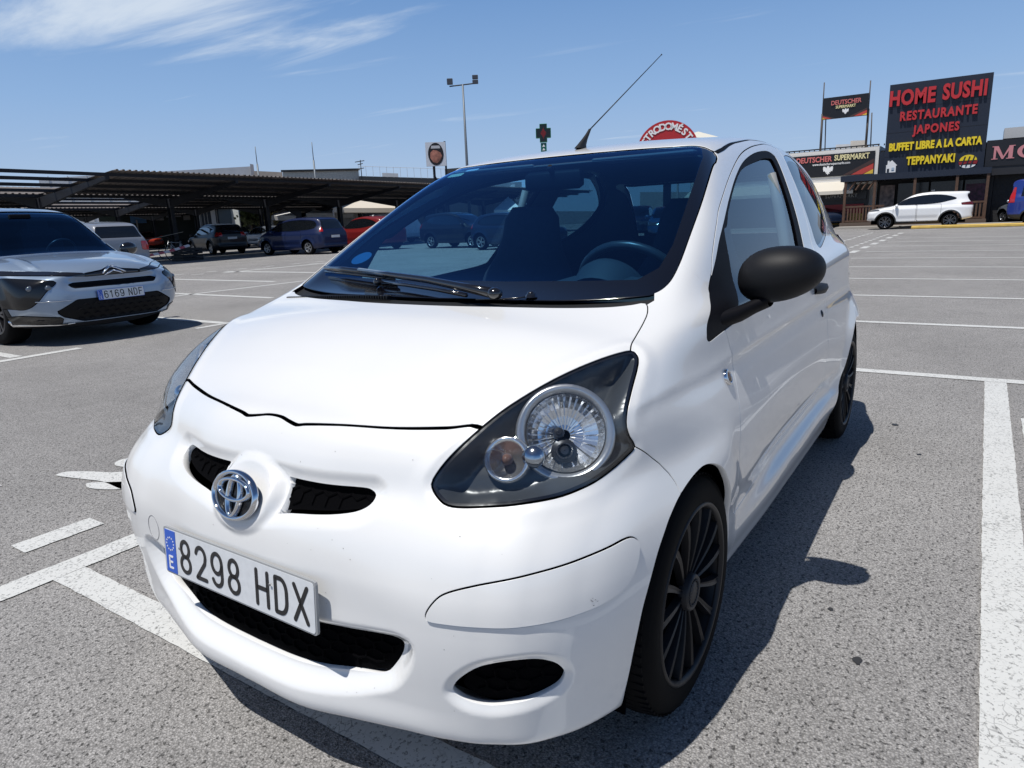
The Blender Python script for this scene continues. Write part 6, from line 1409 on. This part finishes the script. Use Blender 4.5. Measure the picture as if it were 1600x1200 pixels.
# oval advertising board on posts
D_ = 64; c = at(681, 241, D_); face = math.atan2(CP.y - c.y, CP.x - c.x) + R(90); ov = empty('oval_sign', (c.x, c.y, 0), face); tag(ov, 'square white board with a dark oval picture on posts', 'sign')
pxm = D_ * .99 / FPX * 1.0
mb = MB(); mb.box((0, 0, c.z), (30 * pxm, .25, 34 * pxm)); bd = mb.build('sign_board', mat('board_white', (.62, .65, .70), .5), ov)
E_ = lambda a, b, cx=0, cz=0, n=28, y=-.14: [(cx + a * math.cos(2 * math.pi * k / n), y, c.z + cz + b * math.sin(2 * math.pi * k / n)) for k in range(n)]
def flatp(name, P, m, par): mb = MB(); mb.add(P, [tuple(range(len(P)))]); return mb.build(name, m, par)
flatp('oval_picture', E_(11.5 * pxm, 16 * pxm), mat('print_black', (.012, .008, .008), .4), bd)
flatp('printed_dish', spl([(x * pxm, -.145 , c.z + z * pxm) for x, z in ((-8, 2), (-4, 6), (2, 5), (7, 2), (9, -3), (6, -9), (1, -13), (-5, -11), (-8.5, -5))], 3) if 0 else [(x * pxm, -.145, c.z + z * pxm) for x, z in ((-8, 2), (-4, 6), (2, 5), (7, 2), (9, -3), (6, -9), (1, -13), (-5, -11), (-8.5, -5))], mat('print_brown', (.32, .13, .09), .5, noise=(2.2, .6)), bd)
flatp('printed_heading', [(x * pxm, -.148, c.z + z * pxm) for x, z in ((-7, 8), (7, 8), (6, 12), (-6, 12))], mat('print_pale', (.5, .5, .52), .5), bd)
mb = MB(); mb.tube([(-4 * pxm, 0, 0), (-4 * pxm, 0, c.z - 17 * pxm)], .13, 6); mb.tube([(14 * pxm, 0, 0), (14 * pxm, 0, c.z + 18 * pxm)], .10, 6); mb.tube([(-4 * pxm, 0, c.z - 30 * pxm), (4 * pxm, 0, c.z - 46 * pxm)], .06, 5); mb.build('sign_posts', STEEL, ov)
# pharmacy cross
D_ = 52; c = at(849, 209, D_); ph = empty('pharmacy_cross', (c.x, c.y, 0), math.atan2(CP.y - c.y, CP.x - c.x) + R(90)); tag(ph, 'dark green pharmacy cross with a red centre on a green pylon', 'sign'); pxm = D_ / FPX
GRD = mat('pharmacy_green', (.004, .030, .022), .4); cs = [(-5, 13), (5, 13), (5, 7), (10.5, 7), (10.5, -6), (5, -6), (5, -12), (-5, -12), (-5, -6), (-10.5, -6), (-10.5, 7), (-5, 7)]
mb = MB(); mb.prism([(x * pxm, z * pxm) for x, z in cs], lambda u, v, w: (u, -.15 + w, c.z + v), .3); cb = mb.build('cross', GRD, ph)
mb = MB(); mb.prism([(x * .93 * pxm, z * .93 * pxm) for x, z in cs], lambda u, v, w: (u, -.17 + w, c.z + v), .015); mb.build('led_panel', mat('led_dark', (.006, .012, .012), .3), cb)
mb = MB()
for i in range(-4, 5):
    for j in range(-7, 8):
        if abs(i) / 4.2 + abs(j) / 7.6 < 1: mb.box((i * 1.0 * pxm, -.18, c.z + (j * 1.0 + .5) * pxm), (.62 * pxm, .01, .62 * pxm))
o = mb.build('red_leds', mat('led_red', (.30, .012, .015), .5, emit=(.6, .02, .02, .10)), cb); o['kind'] = 'stuff'
mb = MB(); 
for k, (x, z) in enumerate(cs):
    x2, z2 = cs[(k + 1) % 12]; mb.tube([(x * 1.02 * pxm, -.16, c.z + z * 1.02 * pxm), (x2 * 1.02 * pxm, -.16, c.z + z2 * 1.02 * pxm)], .02, 4)
mb.build('neon_outline', mat('neon_green', (.02, .20, .11), .4), cb)
mb = MB(); mb.box((0, 0, (c.z - 13 * pxm) / 2), (8.5 * pxm, .25, c.z - 13 * pxm)); py = mb.build('pylon', mat('pylon_green', (.005, .12, .09), .4), ph)
for k in range(3): mb = MB(); z = c.z - (17 + k * 5) * pxm; mb.add([(-2.2 * pxm, -.14, z - 1.5 * pxm), (2.2 * pxm, -.14, z - 1.5 * pxm), (0, -.14, z + 2 * pxm)], [(0, 1, 2)]); mb.build('pylon_arrow', mat('sign_white', (.8, .8, .8), .5), py)
# round red shop sign with curved lettering
D_ = 47; c = at(1043, 239, D_); rsn = empty('round_sign', (c.x, c.y, 0), math.atan2(CP.y - c.y, CP.x - c.x) + R(90)); tag(rsn, 'round red shop sign with curved white lettering rising behind the hatchback roof', 'sign'); pxm = D_ * 1.03 / FPX; r0_ = 43 * pxm
mb = MB(); mb.prism([(r0_ * math.cos(2 * math.pi * k / 48), r0_ * math.sin(2 * math.pi * k / 48)) for k in range(48)], lambda u, v, w: (u, -.2 + w, c.z + v), .4); ds = mb.build('sign_disc', mat('sign_red', (.42, .018, .022), .4), rsn)
word = 'ELECTRODOMÉSTICOS'; a_mid = 92.0
stp = 13.2; i0 = word.index('D') + .9
for k, ch in enumerate(word):
    a = 90 - (k - i0) * stp
    if -60 < a < 240: text('letter', ch, 13.0 * pxm, mat('sign_white', (.8, .8, .8), .5), ds, (r0_ * .80 * math.cos(R(a)), -.215, c.z + r0_ * .80 * math.sin(R(a))), (R(90), R(90 - a) * 1.0, 0), .02, .018)
mb = MB(); mb.box((0, 0, (c.z - r0_) / 2), (.5, .3, max(.5, c.z - r0_))); mb.build('pylon', STEEL, rsn)
mqv = at(1095, 210, 60); mb = MB(); a_, b_ = at(1060, 214, 55), at(1130, 216, 55); tpk = at(1085, 204, 57); n_ = Vector((-3, 0, 0))
tt = empty('tent_roof', (a_.x, a_.y, 0)); tag(tt, 'pale pointed tent roof right of the round red sign', 'tent'); o = Vector((a_.x, a_.y, 0)); mb = MB(); mb.add([tuple(q - o) for q in (a_, b_, b_ + n_, a_ + n_, tpk + n_ * .3)], [(0, 1, 4), (1, 2, 4), (2, 3, 4), (3, 0, 4), (0, 3, 2, 1)]); mb.build('canvas', mat('tent_cream', (.62, .60, .52), .8), tt)
for q in (a_, b_, b_ + n_, a_ + n_): mb = MB(); mb.box(tuple((q.x - o.x, q.y - o.y, q.z / 2)), (.12, .12, q.z)); mb.build('tent_pole', PLE, tt)
# ---------------------------------------------------------------- shops on the right: one long front at x = -42
X0 = -42.0
def fbox(name, y0, y1, z0, z1, m, par, dx=0., th=.2):
    mb = MB(); mb.box((X0 + dx - th / 2, (y0 + y1) / 2, (z0 + z1) / 2), (th, y1 - y0, z1 - z0)); return mb.build(name, m, par)
def ftext(name, s_, y, z, h_, m, par, dx=.02, bold=.01, sx=1., depth=.03, spacing=1., shear=0):
    return text(name, s_, h_ / .70, m, par, (X0 + dx, y, z), (R(90), 0, R(90)), depth, bold, sx=sx, spacing=spacing, shear=shear)
SGW = mat('sign_white', (.8, .8, .8), .5)
# supermarket
sm = empty('supermarket', (0, 0, 0)); tag(sm, 'white-framed supermarket with a black sign and cream awning', 'shop')
fbox('wall', -14, -3.66, 0, 4.25, mat('shop_white', (.58, .56, .52), .8), sm, -.3, 8); fbox('fascia_frame', -14, -3.66, 2.62, 4.20, mat('frame_white', (.72, .70, .66), .6), sm, .0, .3)
fa = fbox('fascia', -13.8, -3.84, 2.80, 4.00, mat('sign_black', (.010, .009, .010), .35), sm, .06, .1); fbox('white_band', -14, -3.70, 2.30, 2.60, mat('frame_white', (.72, .70, .66), .6), sm, .10, .3)
SRD = mat('sign_rust', (.50, .06, .045), .5); SYL = mat('sign_gold', (.75, .48, .06), .5); SPK = mat('sign_rose', (.60, .16, .15), .5)
ftext('lettering', 'DEUTSCHER', -6.92, 3.74, .28, SPK, fa, .07, .010, .84); ftext('lettering', 'SUPERMARKT', -4.98, 3.76, .28, mat('sign_cream', (.78, .70, .38), .5), fa, .07, .010, .72); ftext('lettering', 'www.deutschersupermarkt.com', -6.0, 3.48, .13, SGW, fa, .07, .002, .80)
def stripes(par, y0, y1, z0, z1, yr, dx=.068):
    for k, (c_, a, b) in enumerate(((SYL, 0, .30), (SRD, .34, .72), (mat('sign_brown', (.06, .03, .025), .5), .76, 1.0))):
        W_ = y1 - y0; mb = MB(); mb.add([(X0 + dx, y1 - W_ * b * 1.0, z0), (X0 + dx, y1 - W_ * a, z0), (X0 + dx, y1, z0 + (z1 - z0) * (a * .9 + .0)), (X0 + dx, y1, z0 + (z1 - z0) * b)] if a > 0 else [(X0 + dx, y1 - W_ * b, z0), (X0 + dx, y1, z0), (X0 + dx, y1, z0 + (z1 - z0) * b)], [tuple(range(4 if a > 0 else 3))]); mb.build('stripe', c_, par)
        mb = MB(); yl = yr; mb.add([(X0 + dx, yl + W_ * .7 * b, z0), (X0 + dx, yl + W_ * .7 * a, z0), (X0 + dx, yl, z0 + (z1 - z0) * .6 * a), (X0 + dx, yl, z0 + (z1 - z0) * .6 * b)], [(0, 1, 2, 3)]); mb.build('stripe', c_, par)
stripes(fa, -5.4, -3.88, 2.82, 3.6, -8.4)
def eagle(par, y, z, s_, dx=.075):
    P = [(0, 1), (.22, .8), (.3, .45), (.55, .75), (.95, .8), (1, .3), (.85, -.25), (.6, -.1), (.5, -.45), (.28, -.3), (.35, -.75), (.12, -.65), (0, -1)]; P = P + [(-a, b) for a, b in P[-2:0:-1]]
    mb = MB(); mb.add([(X0 + dx, y + a * s_, z + b * s_) for a, b in P], [tuple(range(len(P)))]); mb.build('bird_emblem', SGW, par)
eagle(fa, -6.15, 3.14, .26)
fbox('shop_opening', -13.5, -4.0, .0, 2.28, mat('shop_dark', (.012, .010, .010), .4), sm, .02, .1); gl = fbox('sign_strip', -8.5, -4.1, 1.50, 1.90, mat('sign_black', (.010, .009, .010), .35), sm, .20, .1)
ftext('lettering', 'DEUTSCHER  SUPERMARKT', -6.2, 1.70, .17, mat('sign_grey', (.35, .36, .36), .5), gl, .21, .002, 1.0, spacing=1.15)
fbox('red_panel', -8.5, -4.2, .75, 1.25, mat('flag_red', (.30, .012, .012), .5), sm, .16, .05); fbox('yellow_panel', -8.5, -4.2, .15, .74, mat('flag_yellow', (.42, .28, .03), .5), sm, .16, .05)
mb = MB(); mb.add([(X0 + .1, -14, 2.50), (X0 + .1, -4.6, 2.50), (X0 + 1.5, -4.6, 1.98), (X0 + 1.5, -14, 1.98)], [(0, 3, 2, 1)]); mb.add([(X0 + 1.5, -14, 1.98), (X0 + 1.5, -4.6, 1.98), (X0 + 1.5, -4.6, 1.80), (X0 + 1.5, -14, 1.80)], [(0, 1, 2, 3)]); mb.build('awning', mat('awning_cream', (.62, .58, .50), .85), sm)
mb = MB(); mb.box((X0 - .3, -9, 4.33), (.12, 10.6, .06))
for k in range(40): mb.box((X0 - .3, -14 + k * .27, 4.30), (.05, .05, .10))
mb.build('roof_rail', DKW, sm)
# sign tower on its roof
tw = empty('roof_sign', (0, 0, 0)); tag(tw, 'small black and striped sign held between two tall poles on the supermarket roof', 'sign')
for y, t_ in ((-6.66, 7.83), (-4.36, 7.62)):
    mb = MB(); mb.tube([(X0 - .2, y, 4.2), (X0 - .2, y, 6.2)], .06, 6); mb.tube([(X0 - .2, y, 6.2), (X0 - .2, y, t_)], .03, 6); mb.tube([(X0 - .35, y + .22, 4.2), (X0 - .35, y + .16, 6.0)], .03, 6); mb.build('pole', mat('rusty_pole', (.10, .085, .075), .7, .2), tw, smooth=True)
tb = fbox('sign_board', -6.62, -4.37, 5.86, 6.98, mat('sign_black', (.010, .009, .010), .35), tw, .0, .14); ftext('lettering', 'DEUTSCHER', -5.46, 6.66, .22, SPK, tb, .03, .006, .86, .02); ftext('lettering', 'SUPERMARKT', -5.46, 6.43, .14, mat('sign_cream', (.78, .70, .38), .5), tb, .03, .004, .82, .02); eagle(tb, -5.46, 6.18, .16, .03); stripes(tb, -5.3, -4.40, 5.88, 6.25, -6.6, .02)
# restaurant
rt = empty('restaurant', (0, 0, 0)); tag(rt, 'dark restaurant porch with wooden railing beneath the big sushi sign', 'restaurant')
WD = mat('brown_wood', (.085, .045, .028), .7, noise=(8, .25)); NVY = mat('sign_navy', (.008, .014, .030), .5)
fbox('wall', -3.62, 1.60, 0, 4.0, mat('restaurant_dark', (.012, .012, .014), .6), rt, -.4, 8); fbox('upper_wall', -3.62, -3.3, 2.4, 3.9, NVY, rt, .0, .3)
mb = MB(); mb.box((X0 + 1.0, -1.85, 2.55), (2.2, 6.6, .30)); mb.build('porch_roof', NVY, rt)
for y in (-4.9, -3.5, -1.7, 0.1, 1.35): mb = MB(); mb.box((X0 + 2.0, y, 1.2), (.12, .12, 2.4)); mb.build('porch_post', WD, rt)
for y0_, y1_ in ((-4.95, -3.0), (-1.6, 1.4)):
    for z in (1.10, .35): mb = MB(); mb.box((X0 + 2.0, (y0_ + y1_) / 2, z), (.07, y1_ - y0_, .09)); mb.build('railing_bar', WD, rt)
    n = int((y1_ - y0_) / .15)
    for k in range(n): mb = MB(); mb.box((X0 + 2.0, y0_ + .1 + k * (y1_ - y0_ - .2) / (n - 1), .70), (.035, .075, .74)); mb.build('railing_slat', WD, rt)
mb = MB(); mb.box((X0 + 2.0, -1.8, .14), (.35, 6.5, .28)); mb.build('porch_base', mat('porch_base', (.11, .08, .062), .8), rt)
for y in (-4.7, -4.4, -4.1, -3.8): mb = MB(); mb.tube([(X0 + 2.0, y, 1.95), (X0 + 2.0, y + .12, 2.15), (X0 + 2.0, y + .26, 2.38)], .05, 5); mb.build('porch_bracket', WD, rt)
fbox('poster', -3.45, -2.75, .9, 2.15, mat('menu_poster', (.16, .12, .11), .5, noise=(5, .6)), rt, .15, .05)
for y0_, y1_ in ((-2.6, -1.2), (-1.1, .3), (.4, 1.4)): fbox('window', y0_, y1_, .5, 2.2, mat('dark_window', (.006, .007, .010), .15), rt, .10, .04)
fbox('flower_print', .45, 1.3, 1.0, 2.0, mat('flower_print', (.05, .012, .030), .5, noise=(6, .9)), rt, .13, .02); fbox('notice', -1.05, -.90, 1.55, 1.80, SGW, rt, .13, .02)
# the big sign
bs_ = empty('sushi_sign', (0, 0, 0)); tag(bs_, 'huge dark blue sushi restaurant sign with red and yellow letters', 'sign')
y0_, y1_, z0_, z1_ = -3.36, 1.10, 2.40, 7.20
bb = fbox('sign_panel', y0_, y1_, z0_, z1_, NVY, bs_, .25, .25)
for z in (3.6, 4.8, 6.0): fbox('panel_joint', y0_, y1_, z - .008, z + .008, mat('joint_dark', (.004, .006, .012), .6), bs_, .256, .01)
LR = mat('letter_red', (.48, .025, .03), .4); LY = mat('letter_yellow', (.80, .60, .02), .4)
def big(s_, y, z, h_, m, sx, bold, sp=1.): ftext('lettering', s_, y, z, h_, m, bb, .33, bold, sx, .06, sp)
big('HOME', -2.30, 6.45, .70, LR, .70, .04, 1.08); big('SUSHI', -.02, 6.50, .70, LR, .68, .04, 1.08)
big('RESTAURANTE', -1.10, 5.55, .42, LR, .74, .024, 1.18); big('JAPONES', -1.10, 4.83, .40, LR, .76, .024, 1.2); big('BUFFET LIBRE A LA CARTA', -1.13, 4.05, .36, LY, .655, .026, 1.02); big('TEPPANYAKI', -1.22, 3.30, .38, LY, .64, .026, 1.1)
big('HOME SUSHI', -2.72, 2.57, .14, SGW, .95, .008, 1.05); big('RESTAURANTE', -.95, 2.57, .14, SGW, .98, .008, 1.05)
def fpoly(name, P, m, dx): mb = MB(); mb.prism(P, lambda u, v, w: (X0 + dx + w, u, v), .02); mb.build(name, m, bb)
fpoly('house_symbol', [(-3.24, 2.80), (-2.78, 2.80), (-2.78, 3.14), (-2.72, 3.14), (-2.98, 3.42), (-3.10, 3.32), (-3.10, 3.40), (-3.18, 3.40), (-3.18, 3.22), (-3.26, 3.16), (-3.24, 3.14)], SGW, .26); fpoly('house_door', [(-3.19, 2.82), (-3.09, 2.82), (-3.09, 3.0), (-3.19, 3.0)], NVY, .285); fpoly('house_window', [(-2.98, 2.92), (-2.86, 2.92), (-2.86, 3.05), (-2.98, 3.05)], mat('window_blue', (.4, .5, .6), .5), .285)
E2 = lambda cy, cz, a, b, t0, t1, n=16: [(cy + a * math.cos(R(t0 + (t1 - t0) * k / n)), cz + b * math.sin(R(t0 + (t1 - t0) * k / n))) for k in range(n + 1)]
fpoly('sushi_top', E2(.42, 3.12, .38, .30, 5, 175), LY, .26); fpoly('sushi_middle', [(.02, 3.10), (.84, 3.12), (.80, 2.96), (.42, 3.0), (.06, 2.94)], mat('sushi_red', (.25, .012, .015), .4), .262); fpoly('sushi_rice', E2(.42, 2.94, .34, .16, 185, 355), SGW, .26)
for k in range(3): fpoly('sushi_band', [(.12 + k * .2, 2.86), (.17 + k * .2, 2.86), (.31 + k * .2, 3.34), (.26 + k * .2, 3.34)], NVY, .285)
# black shop with pale initials
ms = empty('black_shop', (0, 0, 0)); tag(ms, 'black shop front with large pale pink initials at the right edge', 'shop')
fbox('wall', 1.62, 12, 0, 4.0, mat('black_brick', (.014, .014, .016), .7, bump=(8, .6, .03)), ms, -.4, 8); fz = fbox('fascia', 1.14, 12, 2.78, 4.02, mat('fascia_black', (.010, .010, .013), .4), ms, .32, .12); fbox('lower_band', 1.14, 12, 2.35, 2.77, mat('band_dark', (.018, .018, .022), .5), ms, .28, .1)
PK = mat('letter_pink', (.55, .22, .24), .5)
def serif_M(y, z, w_, h_):
    mb = MB(); f_ = lambda u, v, w: (X0 + .34 + w, y + u * w_, z + v * h_)
    for P in ([(.05, 0), (.16, 0), (.16, 1), (.05, 1)], [(.05, 1), (.25, 1), (.55, .12), (.45, 0)], [(.78, 1), (.9, 1), (.52, 0), (.45, 0)], [(.75, 0), (.95, 0), (.95, 1), (.75, 1)], [(-.04, 0), (.26, 0), (.26, .06), (-.04, .06)], [(.66, 0), (1.04, 0), (1.04, .06), (.66, .06)], [(-.04, .94), (.2, .94), (.2, 1), (-.04, 1)], [(.8, .94), (1.04, .94), (1.04, 1), (.8, 1)]): mb.prism(P, f_, .02 + .002 * len(mb.v) / 100)
    mb.build('letter', PK, fz)
serif_M(1.42, 3.10, .86, .62)
mb = MB(); P = E2(2.85, 3.41, .44, .33, 35, 325, 30) + E2(2.90, 3.41, .30, .27, 325, 35, 30); mb.prism(P, lambda u, v, w: (X0 + .34 + w, u, v), .02); mb.prism([(2.98, 3.42), (3.32, 3.42), (3.32, 3.36), (3.26, 3.36), (3.26, 3.10), (3.12, 3.10), (3.12, 3.36), (2.98, 3.36)], lambda u, v, w: (X0 + .345 + w, u, v), .02); mb.build('letter', PK, fz)
ftext('lettering', 'GRILL', 3.2, 2.55, .13, mat('letter_dim', (.12, .12, .13), .5), ms, .30, 0, 1, .01) if 0 else None
mb = MB(); mb.box((X0 - 1.5, 3.0, 4.35), (2.2, 2.4, .5)); ac = mb.build('air_conditioner', mat('ac_grey', (.45, .46, .47), .6), None); tag(ac, 'pale air-conditioning unit on the roof of the black shop', 'unit')
# white blocks behind the roofs
building('apartment_block', 1306, 1328, 226, 75, 8, WHB, 'small white block behind the supermarket roof', vt1=225)
building('apartment_block', 1329, 1352, 220, 76, 8, mat('block_cream', (.60, .55, .48), .8), 'cream block behind the supermarket roof right of the white one', vt1=219)
# kerbed island painted yellow
yk = MB(); yk.box((-36.1, 5.2, .07), (.45, 13.2, .14), 0, .03); o = yk.build('yellow_kerb', mat('kerb_yellow', (.62, .42, .10), .7, noise=(4, .12))); o['kind'] = 'structure'
pv = MB(); pv.box((-38.9, 1.0, .05), (1.6, 12.0, .10)); pv.box((-41.0, -11, .05), (2.2, 6.5, .10)); o = pv.build('pavement', mat('pavement', (.34, .32, .29), .85, noise=(3, .1))); o['kind'] = 'structure'
